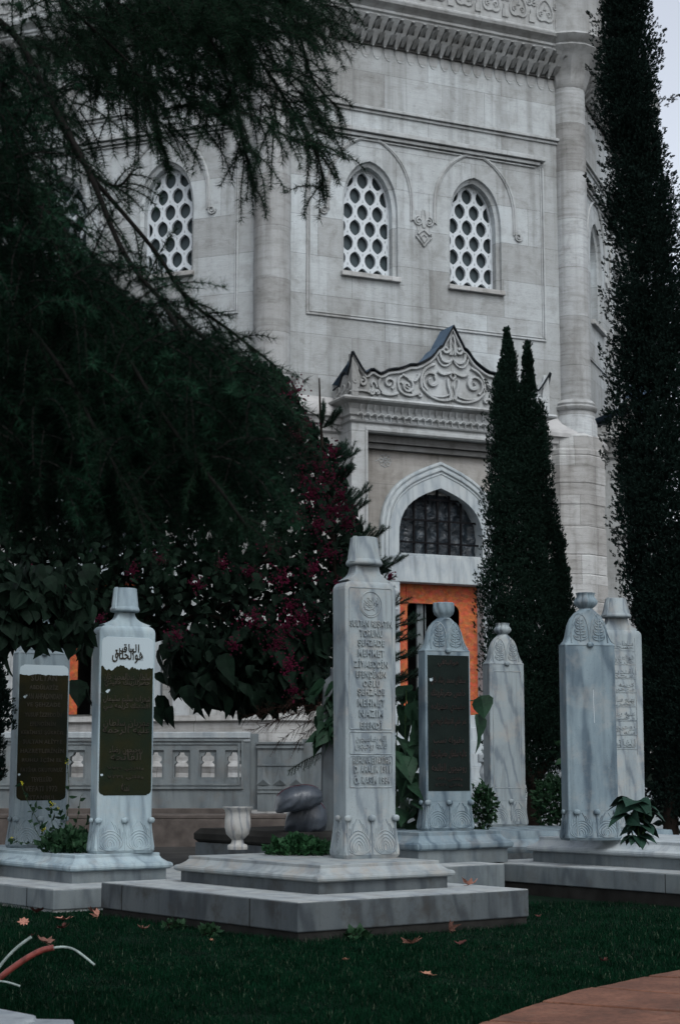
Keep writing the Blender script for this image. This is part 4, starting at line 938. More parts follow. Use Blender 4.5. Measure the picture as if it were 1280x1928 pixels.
# ================================================================ BALUSTRADE, LOW WALL, PAVING
YB = 25.0
def bx_(px, Y=YB): return ray(px, 1450)[0]*Y
def bz_(py, Y=YB): return H+ray(640, py)[1]*Y
bal = root('stone_balustrade', 'low grey marble balustrade with pierced bottle-shaped openings before the mausoleum, left of the grey sacks', 'balustrade', (bx_(240), YB, 0))
bal.rotation_euler.z = 0
ox = bx_(240)
def balustrade(root_, xs, pier_x, x0, x1, z_top, z_cop, z_pan0, z_pan1, z_base):
    m = MB(); outer = [(x0-ox, z_base), (x1-ox, z_base), (x1-ox, z_cop), (x0-ox, z_cop)]; holes = []; recs = []
    zb, zt = bz_(1464), bz_(1417); hz = zt-zb
    for x in xs:
        x -= ox; h = [(x-.10, zb), (x+.10, zb), (x+.10, zb+.50*hz), (x+.065, zb+.60*hz), (x+.095, zb+.68*hz), (x+.09, zb+.82*hz), (x+.05, zb+.88*hz), (x+.035, zb+hz), (x-.035, zb+hz), (x-.05, zb+.88*hz), (x-.09, zb+.82*hz), (x-.095, zb+.68*hz), (x-.065, zb+.60*hz), (x-.10, zb+.50*hz)]
        holes.append(h[::-1]); recs.append([(x-.125, zb-.03), (x+.125, zb-.03), (x+.125, zt+.03), (x-.125, zt+.03)][::-1])
    m.plate(outer, recs, -.12, -.09, back=False); m.plate(outer, holes, -.09, .12)
    m.build('pierced_panel', BALU, root_)
    m = MB(); m.box(x0-ox, x1-ox, -.155, .16, z_cop, z_top); m.box(x0-ox, x1-ox, -.135, .14, z_cop-.05, z_cop); m.build('coping', WHITE2, root_, bevel=.012)
    m = MB()
    for a, b in ((x0-ox, x1-ox-.10),):
        for i_, (q, o) in enumerate(((0, .15), (.05, .135))):
            m.box(a, b-q, -o, -.11, z_pan0-.06+q, z_pan0-.035+q); m.box(a, b-q, -o, -.11, z_pan1+.03-q, z_pan1+.055-q); m.box(b-.03-q, b-q, -o, -.11, z_pan0-.035+q, z_pan1+.03-q)
    m.build('panel_moulding', BALU, root_)
    m = MB(); m.box(x0-ox, x1-ox, -.20, .2, 0, z_base); m.box(x0-ox, x1-ox, -.24, .2, 0, z_base*.5); m.build('plinth', PINKSTONE, root_, bevel=.01)
WHITE2 = m_marble('pale_coping_marble', (.30, .33, .345), (.18, .21, .23), 1.0, .4, dirt=.3)
XS = [bx_(441-49.3*i) for i in range(11)]
balustrade(bal, XS, None, bx_(-40), bx_(472), bz_(1379), bz_(1391), bz_(1478), bz_(1400), bz_(1522))
pr = MB(); xa, xb = bx_(486)-ox, bx_(569)-ox
pr.box(xa, xb, -.20, .2, bz_(1528), bz_(1398)); pr.box(bx_(472)-ox+.001, xa-.001, -.10, .12, bz_(1525), bz_(1382)); pr.box(xb+.001, bx_(640)-ox, -.10, .12, bz_(1525), bz_(1392))
for zz in (1399, 1407): pr.box(xa-.02, xb+.02, -.225, .22, bz_(zz)-.02, bz_(zz)+.01)
for zz in (1441, 1485, 1492): pr.box(xa, xb, -.215, -.19, bz_(zz)-.012, bz_(zz)+.012)
for i in range(3):
    xc = xa+(xb-xa)*(.13+.37*i); h1, h0 = bz_(1443), bz_(1483)
    pr.add([(xc, -.25, (h0+h1)/2-.04), (xc, -.205, h1), (xc+.10, -.203, (h0+h1)/2-.12), (xc, -.215, h0+.03), (xc-.10, -.203, (h0+h1)/2-.12)], [(0, 1, 4), (0, 2, 1), (0, 3, 2), (0, 4, 3)])
pr.build('pier', BALU, bal)
# low wall and hidden paving
m = MB(); m.box(bx_(-60, 23.9), bx_(700, 23.9), 0, .45, -.05, .38); m.box(bx_(-60, 23.9), bx_(700, 23.9), .0, .70, .38, .44)
m.build('low_wall', PINKSTONE, bevel=.015); lw = bpy.data.objects['low_wall']; lw.location = (0, 23.9, 0); tag(lw, 'low brownish stone wall at the foot of the balustrade', 'wall')
m = MB(); m.box(bx_(110, 23.8), bx_(300, 23.8), -.06, .0, .08, .30); 
# right hand side: second balustrade far behind
b2 = root('stone_balustrade', 'distant pale balustrade glimpsed between the trunks on the right', 'balustrade', (bx_(900, 27), 27, 0)); 
m = MB(); L = bx_(1330, 27)-bx_(880, 27)
m.box(0, L, -.12, .12, 1.16, 1.30); m.box(0, L, -.12, .12, .62, .82); m.box(0, L, -.2, .2, 0, .62); m.build('rail', WHITE2, b2, bevel=.02)
x = .1
while x < L:
    m = MB(); m.lathe([(.055, .82), (.05, .90), (.075, .96), (.085, 1.02), (.05, 1.12), (.06, 1.16)], x, 0, 10); m.build('baluster', WHITE2, b2, smooth=50); x += .30
m = MB(); m.box(bx_(820, 20), bx_(1300, 24), 15, 24.5, -.01, .02); m = MB()
m.add([(1.3, 15.4, .006), (7.5, 15.0, .006), (9.5, 26.8, .006), (-9, 26.8, .006), (-6, 16.2, .006)], [(0, 1, 2, 3, 4)]); structure(m.build('paving', m_plain('worn_concrete_paving', (.035, .034, .032), .9, .1, .4, 2.2, .4)), 'worn paving behind the tombs')
# flat marble edging seen behind the right tomb
m = MB(); q = G(965, 1606, .12); m.box(-.6, .8, 0, .55, 0, .12); m.box(-.5, .9, .3, .9, .12, .19)
ed = m.build('marble_edging', WHITE2, bevel=.01); ed.location = (q[0], q[1], 0); ed.rotation_euler.z = R(-6); tag(ed, 'flat marble edging strips stacked between the two rear tombs', 'edging')
# near kerb, bottom left
kb = root('marble_kerb', 'pale marble kerb blocks cut off by the bottom left corner', 'kerb', (-1.3, 7.2, 0))
def quad_block(name, px4, zt, mat, parent, org):
    P = [G(x, y, zt) for x, y in px4]; m = MB(); m.loft([[(p[0]-org[0], p[1]-org[1], z) for p in P] for z in (-.03, zt)]); return m.build(name, mat, parent, bevel=.012)
quad_block('kerb_block', [(-260, 2020), (66, 1919), (69, 1912), (-260, 1850)], .13, WHITE, kb, (-1.3, 7.2))
quad_block('kerb_block', [(-260, 2100), (-60, 1990), (30, 1918), (139, 1920), (165, 2060), (100, 2300)], .12, WHITE2, kb, (-1.3, 7.2))
# brick path, bottom right
EDGE = [(860, 1950), (905, 1928), (974, 1902), (1025, 1886), (1080, 1868), (1139, 1857), (1192, 1845), (1280, 1829), (1420, 1806)]
def e_at(Y, E_=[G(x, y, .03) for x, y in EDGE]): return float(np.interp(Y, [p[1] for p in E_], [p[0] for p in E_]))
BRICK = m_ashlar('orange_paving', base=(.36, .17, .095), bw=9, bh=9, lo=.9, streak=.25, rough_rows=.2)
def m_paver():
    m = NT('worn_orange_paver', .85, .25); co = m.rnd(); a = m.noise(co, 3, 6, .65); b = m.noise(co, 38, 4, .6)
    c = m.ramp(a, (.3, (.062, .027, .017)), (.55, (.125, .054, .033)), (.75, (.20, .094, .06)))
    c = m.mix(.7, c, m.ramp(b, (.32, (.45, .42, .4)), (.5, (1, 1, 1)), (.8, (1.15, 1.15, 1.15))), 'MULTIPLY')
    c = m.mix(m.ramp(m.noise(co, 7, 5, .7), (.58, 0), (.70, .7)), c, (.09, .065, .045)); m.bump(b, .5, .006); return m.col(c)
PAVER = m_paver()
rows_ = [(1924, 1929), (1888, 1906.5), (1861, 1873), (1838, 1850), (1818, 1828)]
pth = root('paved_path', 'curving path of large orange brick pavers at the bottom right', 'path', (2.2, 7.2, 0)); pth['kind'] = 'structure'
slope = R(-8)
Ja = [(G(1025, 1888-34*k, .036), G(1280, 1906.5-34*k, .036)) for k in (-3, -2, -1, 0, 1, 2)]
Ja[3] = (G(1025, 1888, .036), G(1280, 1906.5, .036)); Ja[4] = (G(1139, 1862, .036), G(1280, 1873, .036)); Ja[5] = (G(1190, 1838, .036), G(1280, 1842, .036)); Ja[2] = (G(927, 1924, .036), G(1280, 1946, .036))
Ja.append((G(1280, 1812, .036), G(1400, 1818, .036)))
bs_ = MB(); P = [(e_at(y), y) for y in np.linspace(6.2, 10.2, 20)]
bs_.add([(x-2.2, y-7.2, .012) for x, y in P]+[(6-2.2, 10.2-7.2, .012), (6-2.2, 6.2-7.2, .012)], [tuple(range(22))]); bs_.build('joint_bed', SOIL, pth)
def jy(L, x): a, b = L; return a[1]+(b[1]-a[1])*(x-a[0])/(b[0]-a[0])
for i in range(len(Ja)-1):
    pts = []
    for t in np.linspace(0, 1, 9):
        x = 1.2
        for _ in range(12): y = (jy(Ja[i], x)+.022)*(1-t)+(jy(Ja[i+1], x)-.022)*t; x = .5*x+.5*e_at(y)
        pts.append((x+.012+rng.uniform(-.004, .006), y))
    poly = pts+[(5.0, jy(Ja[i+1], 5.0)-.022), (5.0, jy(Ja[i], 5.0)+.022)]
    if poly[-1][1] >= poly[-2][1]: continue
    m = MB(); zt = .036+.002*(i % 2); m.loft([[(x-2.2, y-7.2, .005) for x, y in poly], [(x-2.2, y-7.2, zt) for x, y in poly]]); m.build('paver', PAVER, pth, bevel=.006)
# conduits
def conduit(pts, r, mat, name, parent, org): 
    P = [W(x, y, Y)-org for x, y, Y in pts]; Q = []
    for i in range(len(P)-1):
        for t in np.linspace(0, 1, 6)[:-1]:
            a = P[max(i-1, 0)]; b = P[i]; c = P[i+1]; d = P[min(i+2, len(P)-1)]
            Q.append(.5*((2*b)+(-a+c)*t+(2*a-5*b+4*c-d)*t*t+(-a+3*b-3*c+d)*t**3))
    Q.append(P[-1]); m = MB(); m.tube(Q, r, 10); return m.build(name, mat, parent, smooth=60)
REDP = m_plain('muddy_red_conduit', (.20, .045, .035), .5, .4, .5, 22, .2); WHP = m_plain('white_cable', (.27, .33, .31), .5, .3, .35, 30, .2)
og = W(-60, 1900, 7.9)*np.array((1, 1, 0))
cd = root('cable_conduit', 'muddy red conduit with a white cable bending out of its end', 'conduit', og)
conduit([(-90, 1925, 7.9), (-40, 1880, 7.9), (0, 1842, 7.9), (40, 1812, 7.9), (75, 1792, 7.9), (101, 1785, 7.9)], .0135, REDP, 'sleeve', cd, og)
conduit([(98, 1786, 7.9), (120, 1784, 7.9), (140, 1789, 7.9), (160, 1803, 7.9), (178, 1818, 7.9)], .0055, WHP, 'cable', cd, og)
for nm, lb, pp, r_ in (('plastic_pipe', 'white bare pipe end rising above the red conduit', [(-80, 1960, 8.0), (-30, 1870, 8.0), (0, 1820, 8.0), (30, 1787, 8.0), (59, 1765, 8.0)], .0068),
                  ('plastic_pipe', 'thin white pipe bent low in the grass under the red conduit', [(-60, 1852, 7.8), (-20, 1848, 7.8), (12, 1850, 7.8), (38, 1858, 7.8)], .0045)):
    o = conduit(pp, r_, WHP, nm, None, og); o.location = tuple(og); tag(o, lb, 'pipe')

# ================================================================ VEGETATION
def rot_frames(D, spin=None):
    """orthonormal frames whose third axis is D (N,3)"""
    D = D/np.linalg.norm(D, axis=1, keepdims=True); N = len(D)
    A = np.cross(D, np.where(np.abs(D[:, 2:3]) > .9, np.array([[1., 0, 0]]), np.array([[0, 0, 1.]]))); A /= np.linalg.norm(A, axis=1, keepdims=True)
    B = np.cross(D, A); s = rng.uniform(0, 2*math.pi, N)[:, None] if spin is None else spin[:, None]
    A2 = A*np.cos(s)+B*np.sin(s); B2 = -A*np.sin(s)+B*np.cos(s); return A2, B2, D
def stamp(T, P, D, S, spin=None):
    """T (F,K,3) template faces; placed at P (N,3), local z along D, scale S (N,)"""
    A, B, C = rot_frames(np.asarray(D, float), spin); M = np.stack([A, B, C], 1)
    V = np.einsum('fkc,ncd->nfkd', T, M)*np.asarray(S)[:, None, None, None]+np.asarray(P)[:, None, None, :]
    return V.reshape(-1, T.shape[1], 3)
def needle_T(n, L, w_, lo, hi, jitter=.25, seed=0):
    r = np.random.default_rng(seed); F = []
    for i in range(n):
        th = R(r.uniform(lo, hi)); ph = 2*math.pi*(i+r.uniform(-.3, .3))/n; l = L*(1+jitter*r.uniform(-1, 1))
        d = np.array((math.sin(th)*math.cos(ph), math.sin(th)*math.sin(ph), math.cos(th))); s_ = np.cross(d, (r.uniform(-1, 1), r.uniform(-1, 1), r.uniform(-1, 1))); s_ /= np.linalg.norm(s_)
        F.append([-s_*w_/2, s_*w_/2, d*l])
    return np.array(F)
def leaf_T(heart=False, fold=.18, curl=.30):
    """one leaf along +z, facing +y, length 1, as four-cornered faces"""
    prof = [(0, .02), (.06, .30 if heart else .10), (.22, .43 if heart else .26), (.45, .38 if heart else .30), (.70, .22 if heart else .20), (.88, .08), (1.0, .004)]
    F = []
    for (z0, w0), (z1, w1) in zip(prof[:-1], prof[1:]):
        for sg in (-1, 1):
            y = lambda z, w_: -curl*z*z+fold*w_*1.0
            F.append([(0, y(z0, 0), z0), (sg*w0, y(z0, w0), z0-(.05*w0 if heart else 0)), (sg*w1, y(z1, w1), z1), (0, y(z1, 0), z1)])
    return np.array(F, float)
LEAF_H, LEAF_O = leaf_T(True), leaf_T(False)
def in_poly(poly, n, r=rng):
    P = np.array(poly, float); x0, y0 = P.min(0); x1, y1 = P.max(0); out = []
    while len(out) < n:
        q = r.uniform((x0, y0), (x1, y1), (n*2, 2)); xs, ys = q[:, 0], q[:, 1]; ins = np.zeros(len(q), bool); j = len(P)-1
        for i in range(len(P)):
            xi, yi, xj, yj = P[i][0], P[i][1], P[j][0], P[j][1]
            c = ((yi > ys) != (yj > ys)) & (xs < (xj-xi)*(ys-yi)/(yj-yi+1e-12)+xi); ins ^= c; j = i
        out += [tuple(a) for a in q[ins]]
    return np.array(out[:n])
def WV(P2, Y): return np.array([W(p[0], p[1], y) for p, y in zip(P2, Y)])
def catmull(P, k=8):
    P = [np.array(p, float) for p in P]; Q = []
    for i in range(len(P)-1):
        a, b, c, d = P[max(i-1, 0)], P[i], P[i+1], P[min(i+2, len(P)-1)]
        for t in np.linspace(0, 1, k, endpoint=False): Q.append(.5*((2*b)+(-a+c)*t+(2*a-5*b+4*c-d)*t*t+(-a+3*b-3*c+d)*t**3))
    Q.append(P[-1]); return np.array(Q)
def twigs(m, lines, r0, r1, n=4):
    for L in lines: m.tube(L, list(np.linspace(r0, r1, len(L))), n)

# ---------------- cedar (near, upper left)
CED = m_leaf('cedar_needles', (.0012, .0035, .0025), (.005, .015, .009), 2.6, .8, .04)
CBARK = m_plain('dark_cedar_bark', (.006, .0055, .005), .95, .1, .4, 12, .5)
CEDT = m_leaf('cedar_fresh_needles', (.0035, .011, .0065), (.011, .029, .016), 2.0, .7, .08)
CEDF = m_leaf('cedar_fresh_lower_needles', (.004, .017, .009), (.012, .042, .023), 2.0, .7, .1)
co_ = np.array((-3.0, 6.6, 0.0))
ced = root('cedar_tree', 'dark cedar with long drooping boughs filling the upper left, trunk outside the frame', 'tree', co_)
tr = MB(); tr.tube([(-3.0, 6.6, 0), (-3.0, 6.62, 1.5), (-2.95, 6.6, 3.2), (-2.8, 6.6, 5.0), (-2.7, 6.6, 7)], [.24, .21, .18, .14, .08], 12); tr.build('trunk', CBARK, ced, smooth=60, origin=co_)
limbs_px = [
    [(-700, -200, 6.6), (-250, -80, 6.3), (0, 40, 6.2), (90, 180, 6.1), (170, 330, 6.0), (230, 470, 5.9), (300, 560, 5.8), (400, 650, 5.7), (500, 720, 5.6), (560, 790, 5.6)],
    [(-600, -300, 6.8), (-100, -200, 7.2), (180, -140, 7.4), (380, -60, 7.5), (450, 40, 7.5), (500, 130, 7.5), (560, 220, 7.5), (600, 300, 7.5), (608, 360, 7.5)],
    [(180, -140, 7.4), (320, -40, 7.2), (400, 80, 7.2), (440, 190, 7.2), (460, 280, 7.2), (480, 360, 7.2)],
    [(380, -60, 7.5), (500, -30, 7.6), (560, 60, 7.6), (590, 150, 7.6), (640, 205, 7.6)],
    [(-250, -80, 6.3), (40, -60, 6.6), (160, 40, 6.8), (260, 140, 6.9), (290, 240, 6.9), (300, 270, 6.9)],
    [(-600, -100, 6.0), (-200, 150, 5.6), (0, 300, 5.3), (120, 480, 5.1), (220, 640, 5.0), (320, 800, 4.9), (420, 930, 4.8), (470, 1000, 4.8)],
    [(-600, 100, 6.0), (-200, 400, 5.4), (0, 560, 5.0), (120, 700, 4.9), (200, 850, 4.8), (280, 980, 4.8)],
    [(170, 330, 6.0), (290, 470, 6.1), (350, 560, 6.1), (430, 620, 6.1), (520, 690, 6.1)],
    [(90, 180, 6.1), (150, 300, 6.2), (215, 350, 6.2), (248, 325, 6.2)],
    [(300, 560, 5.8), (420, 760, 5.5), (500, 880, 5.4), (550, 960, 5.4)],
]
limbs = [catmull([W(*q) for q in L], 6) for L in limbs_px]
lm = MB()
for i, L in enumerate(limbs): lm.tube(L, list(np.linspace(.016 if i == 0 else .009, .004, len(L))), 7)
tw_lines = []
def drooper(start, d, length, droop, n=7):
    d = np.array(d, float); d /= np.linalg.norm(d); p = np.array(start, float); out = [p.copy()]
    for i in range(n): d = d+np.array((0, 0, -droop/n))+rng.normal(0, .06, 3); d /= np.linalg.norm(d); p = p+d*length/n; out.append(p.copy())
    return np.array(out)
UP_POLY = [(40, -40), (640, -40), (632, 60), (560, 110), (600, 200), (640, 290), (600, 330), (560, 270), (480, 330), (430, 290), (350, 270), (290, 260), (240, 230), (180, 220), (130, 300), (90, 260), (40, 150)]
BL_POLY = [(-60, 40), (50, 150), (125, 420), (215, 560), (340, 650), (470, 715), (505, 780), (512, 830), (500, 900), (450, 935), (360, 950), (200, 950), (60, 940), (-60, 930)]
def spread(poly, n, Ya, Yb, L, droop, dirx=(-.2, .9)):
    P = in_poly(poly, n); Ys_ = rng.uniform(Ya, Yb, n); S0_ = WV(P, Ys_)
    for s_ in S0_: tw_lines.append(drooper(s_-np.array((.04, 0, -.05)), (rng.uniform(*dirx), rng.uniform(-.5, .5), rng.uniform(-.5, .35)), L*rng.uniform(.6, 1.25), droop))
spread(UP_POLY, 420, 6.7, 8.2, .26, 1.2)
spread([(250, -60), (640, -60), (620, 60), (500, 110), (300, 110), (200, 60)], 200, 6.7, 8.2, .25, 1.2)
spread([(100, -20), (420, -20), (500, 120), (420, 230), (250, 200), (150, 130)], 260, 6.9, 8.6, .24, 1.2)
n_up = len(tw_lines)
spread(BL_POLY, 700, 4.8, 6.4, .30, 1.5, (-.2, .55))
spread([(-60, 60), (20, 160), (90, 400), (180, 560), (200, 920), (-60, 920)], 650, 5.2, 7.2, .32, 1.4, (-.5, .7))
spread([(150, 520), (330, 620), (450, 700), (520, 800), (490, 890), (300, 920), (120, 900)], 500, 5.0, 6.6, .30, 1.6, (-.2, .7))
for L in limbs:
    for i in range(4, len(L)-1, 1):
        for _ in range(1):
            d = L[i+1]-L[i]; tw_lines.append(drooper(L[i], d/np.linalg.norm(d)+rng.normal(0, .55, 3), rng.uniform(.10, .22), 1.0, 6))
for pts in ([(560, 60, 7.5), (600, 90, 7.5), (632, 100, 7.5)], [(560, 170, 7.5), (610, 195, 7.5), (640, 218, 7.5)], [(540, 260, 7.5), (600, 280, 7.5), (655, 300, 7.5)], [(560, 210, 7.5), (610, 235, 7.5), (668, 268, 7.5)],
            [(590, 260, 7.5), (598, 320, 7.5), (612, 385, 7.5)], [(440, 250, 7.2), (462, 310, 7.2), (482, 378, 7.2)], [(200, 150, 6.9), (205, 220, 6.9), (215, 290, 6.9)], [(290, 200, 6.9), (298, 250, 6.9), (303, 300, 6.9)],
            [(215, 350, 6.2), (235, 362, 6.2), (248, 375, 6.2)], [(330, 520, 6.1), (350, 540, 6.1), (372, 542, 6.1)], [(350, 560, 6.1), (380, 575, 6.1), (398, 600, 6.1)]):
    tw_lines.append(catmull([W(*q) for q in pts], 4))
twigs(lm, tw_lines, .0035, .0014, 3)
lm.build('boughs', CBARK, ced, smooth=60, origin=co_)
def tufts_along(lines, step, side=0.45):
    P, D = [], []
    for L in lines:
        seg = np.diff(L, axis=0); ln = np.linalg.norm(seg, axis=1); tot = ln.sum(); k = max(2, int(tot/step)); cs = np.concatenate([[0], np.cumsum(ln)])
        for s_ in np.linspace(0, tot, k):
            i = min(np.searchsorted(cs, s_, 'right')-1, len(seg)-1); t = seg[i]/(ln[i]+1e-9); P.append(L[i]+t*(s_-cs[i])); D.append(t+rng.normal(0, side, 3))
    return np.array(P), np.array(D)
T1 = [needle_T(19, .036, .0021, 20, 95, .3, s_) for s_ in range(3)]
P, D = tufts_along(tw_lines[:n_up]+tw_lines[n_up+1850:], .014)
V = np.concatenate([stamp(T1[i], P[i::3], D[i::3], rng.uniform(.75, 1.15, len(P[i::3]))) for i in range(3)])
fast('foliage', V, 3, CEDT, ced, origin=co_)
P, D = tufts_along(tw_lines[n_up:n_up+1850], .020)
fresh = np.repeat(rng.uniform(0, 1, len(P)//15+1) < .22, 15)[:len(P)]  # random runs of tufts in a fresher green
for nm, sel, mt in (('foliage', ~fresh, CED), ('fresh_foliage', fresh, CEDF)):
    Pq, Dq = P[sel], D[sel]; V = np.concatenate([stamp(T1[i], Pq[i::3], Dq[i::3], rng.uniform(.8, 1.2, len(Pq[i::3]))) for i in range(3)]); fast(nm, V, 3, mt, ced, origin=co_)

# ---------------- flowering tree behind the left graves
GLEAF = m_leaf('dark_glossy_leaves', (.0018, .0045, .0032), (.006, .015, .009), 1.5, .7, .12)
FLOW = m_leaf('magenta_blossom', (.028, .0025, .010), (.085, .008, .028), 3, .7, .15)
base = np.array((*G(232, 1600, 0)*.0+np.array((W(232, 1600, 17.2)[0], 17.2)), 0.0))
ft = root('flowering_tree', 'broad dark tree with magenta blossom clusters behind the two left graves', 'tree', base)
FT_POLY = [(-60, 560), (150, 560), (380, 640), (520, 690), (562, 730), (560, 760), (600, 800), (640, 880), (665, 960), (690, 1030), (720, 1060), (700, 1100), (640, 1180), (625, 1260), (590, 1330), (520, 1330), (440, 1300), (400, 1250), (330, 1240), (300, 1180), (250, 1210), (120, 1210), (100, 1170), (-60, 1180)]
n = 17000; P2 = in_poly(FT_POLY, n); Yt = rng.uniform(15.6, 18.6, n); P = WV(P2, Yt)
D = np.stack([rng.normal(.1, .5, n), rng.normal(-.35, .5, n), rng.normal(-.75, .35, n)], 1)
V = [stamp(LEAF_H, P, D, rng.uniform(.05, .13, n))]
# leaves hanging in silhouette at the lower edge
hang = [(300, 1265), (318, 1250), (338, 1245), (352, 1290), (345, 1265), (375, 1280), (360, 1250), (392, 1290), (410, 1270), (430, 1300), (385, 1260), (440, 1290), (402, 1240), (310, 1310), (320, 1330), (296, 1330), (455, 1310), (420, 1250), (150, 1280), (165, 1295), (300, 1220), (470, 1290), (14, 1240), (2, 1250), (350, 1230), (380, 1225), (425, 1230), (330, 1275), (366, 1300), (445, 1255), (333, 1215), (395, 1215)]
HP = np.array([W(x, y, 15.6+rng.uniform(-.3, .6)) for x, y in hang]); n2 = len(hang)
V.append(stamp(LEAF_H, HP, np.stack([rng.normal(.05, .25, n2), rng.normal(0, .2, n2), -np.ones(n2)], 1), rng.uniform(.20, .30, n2), rng.normal(0, .5, n2)))
P2 = in_poly([(300, 1180), (620, 1180), (600, 1290), (520, 1330), (430, 1330), (330, 1290)], 700); P = WV(P2, rng.uniform(15.6, 17.5, 700))
V.append(stamp(LEAF_H, P, np.stack([rng.normal(.1, .4, 700), rng.normal(-.3, .4, 700), -np.ones(700)], 1), rng.uniform(.12, .22, 700)))
P2 = in_poly([(-30, 1060), (170, 1060), (168, 1150), (160, 1215), (140, 1222), (112, 1200), (85, 1212), (60, 1195), (25, 1205), (-30, 1240)], 420); P = WV(P2, rng.uniform(13.4, 14.0, 420))
V.append(stamp(LEAF_H, P, np.stack([rng.normal(.1, .4, 420), rng.normal(-.3, .4, 420), -np.ones(420)], 1), rng.uniform(.10, .18, 420)))
fast('leaves', np.concatenate(V), 4, GLEAF, ft, origin=base)
bm_ = MB(); bm_.tube([base, base+(.05, 0, .8), base+(-.05, .1, 1.5), base+(.1, .1, 2.3)], [.10, .085, .07, .06], 9); bm_.build('trunk', BARK, ft, smooth=60, origin=base)
bm_ = MB()
for x, y, Y in ((600, 900, 17), (480, 760, 17), (620, 1150, 16.5), (100, 800, 17), (-30, 1000, 17), (330, 700, 17), (560, 1050, 16), (420, 1290, 16), (180, 1150, 16.4), (500, 1200, 16.2)):
    e_ = W(x, y, Y); s_ = base+np.array((.1, .1, 2.3)); md = (s_+e_)/2+np.array((0, 0, .25)); bm_.tube(catmull([s_, md, e_], 6), list(np.linspace(.04, .008, 13)), 6)
bm_.build('branches', BARK, ft, smooth=60, origin=base)
# blossom panicles
bud = np.array([[(-.5, -.5, 0), (.5, -.5, 0), (.5, .5, 0), (-.5, .5, 0)], [(-.5, 0, -.5), (.5, 0, -.5), (.5, 0, .5), (-.5, 0, .5)], [(0, -.5, -.5), (0, .5, -.5), (0, .5, .5), (0, -.5, .5)]], float)
cl = [(555, 735, 20), (560, 822, 22), (575, 860, 20), (600, 880, 20), (625, 850, 14), (615, 905, 22), (545, 830, 16), (585, 930, 22), (625, 960, 20), (598, 990, 20), (655, 985, 14), (560, 975, 16), (735, 1085, 8), (700, 1060, 10), (130, 1105, 15), (250, 1075, 12), (190, 1165, 10), (420, 1060, 14), (470, 1075, 12), (640, 930, 14), (650, 960, 14), (575, 800, 16), (560, 850, 20),
      (530, 1090, 22), (590, 1070, 18), (480, 1165, 24), (540, 1180, 26), (570, 1165, 22), (520, 1215, 22), (545, 1250, 22), (330, 1195, 16), (370, 1100, 14), (100, 1150, 14), (440, 1215, 12), (555, 1300, 14), (60, 1080, 12), (300, 1050, 12), (620, 1040, 16), (570, 900, 14), (640, 1100, 14), (510, 1030, 14), (20, 1160, 10), (545, 1140, 16)]
FP_, FD, FS, FPX_ = [], [], [], []
for x, y, r_ in cl:
    Yc = 15.15+rng.uniform(-.15, .15); c = W(x, y, Yc); k = int(r_*5.5); q = rng.normal(0, 1, (k, 3)); q *= (rng.uniform(.0, 1, (k, 1))**.8)*1.35/np.linalg.norm(q, axis=1, keepdims=True)*(1+.5*np.sin(q[:, :1]*6+q[:, 2:]*5))
    rad = r_*Yc/FPX*1.05; FP_.append(c+q*rad*np.array((1, .7, 1.0))); FD.append(rng.normal(0, 1, (k, 3))); FS.append(rng.uniform(.008, .017, k))
Vf = stamp(bud, np.concatenate(FP_), np.concatenate(FD), np.concatenate(FS)); fast('blossoms', Vf, 4, FLOW, ft, origin=base)

# ---------------- young fir behind the lettered stone
FIRN = m_leaf('fir_needles', (.007, .017, .012), (.015, .036, .025), 3, .6, .15); DEADN = m_plain('dry_red_needles', (.055, .022, .017), .8, .2, .4, 6, 0)
fb = np.array((W(640, 1560, 15.9)[0], 15.9, 0.0)); fir = root('young_fir', 'young fir with stiff upturned branch tips between the blossoms and the portal', 'tree', fb)
axis = catmull([fb, W(648, 1400, 15.9), W(640, 1200, 15.9), W(622, 950, 15.9), W(606, 830, 15.9), W(601, 712, 15.9)], 6)
m = MB(); m.tube(axis, list(np.linspace(.045, .006, len(axis))), 8); m.build('trunk', BARK, fir, smooth=60, origin=fb)
fl = []; spec = [(604, 790, 642, 772), (604, 790, 610, 762), (604, 800, 575, 790), (606, 815, 660, 855), (610, 850, 655, 835), (610, 850, 677, 848), (612, 880, 668, 875), (612, 905, 668, 880), (615, 950, 700, 915), (618, 960, 697, 942), (620, 930, 665, 918), (620, 990, 672, 962),
        (626, 1010, 687, 982), (628, 1020, 702, 995), (630, 1030, 733, 992), (632, 1045, 715, 1030), (635, 1065, 735, 1050), (640, 1085, 768, 1045), (640, 1100, 745, 1085), (640, 1120, 742, 1105), (640, 1150, 775, 1125), (642, 1170, 800, 1165), (645, 1200, 790, 1195), (645, 1210, 765, 1185), (645, 1240, 800, 1225), (645, 1260, 775, 1270), (648, 1290, 810, 1262), (648, 1310, 780, 1310),
        (640, 1150, 560, 1120), (640, 1200, 560, 1190), (640, 1250, 570, 1260), (625, 950, 575, 900), (615, 890, 580, 860)]
for x0, y0, x1, y1 in spec:
    Y1 = 15.9+rng.uniform(-.45, .1); a, b = W(x0, y0+15, 15.9), W(x1, y1, Y1); md = (a+b)/2-np.array((0, 0, .05)); L = catmull([a, md, b], 5); fl.append(L)
    for t in (.25, .4, .55, .7, .85):
        i = int(t*(len(L)-1)); d = L[-1]-L[i]; 
        for sg in (-1, 1):
            e_ = L[i]+d*.55+np.array((rng.normal(0, .01), sg*np.linalg.norm(d)*.35, rng.normal(0.02, .02)))*1.0+np.array((0, 0, rng.uniform(-.03, .05))); fl.append(np.linspace(L[i], e_, 4))
m = MB(); twigs(m, fl, .006, .002, 4); m.build('branches', BARK, fir, origin=fb)
P, D = tufts_along(fl, .0065, .1); T2 = needle_T(8, .034, .0030, 38, 72, .2, 9); V = stamp(T2, P, D, rng.uniform(.8, 1.15, len(P)))
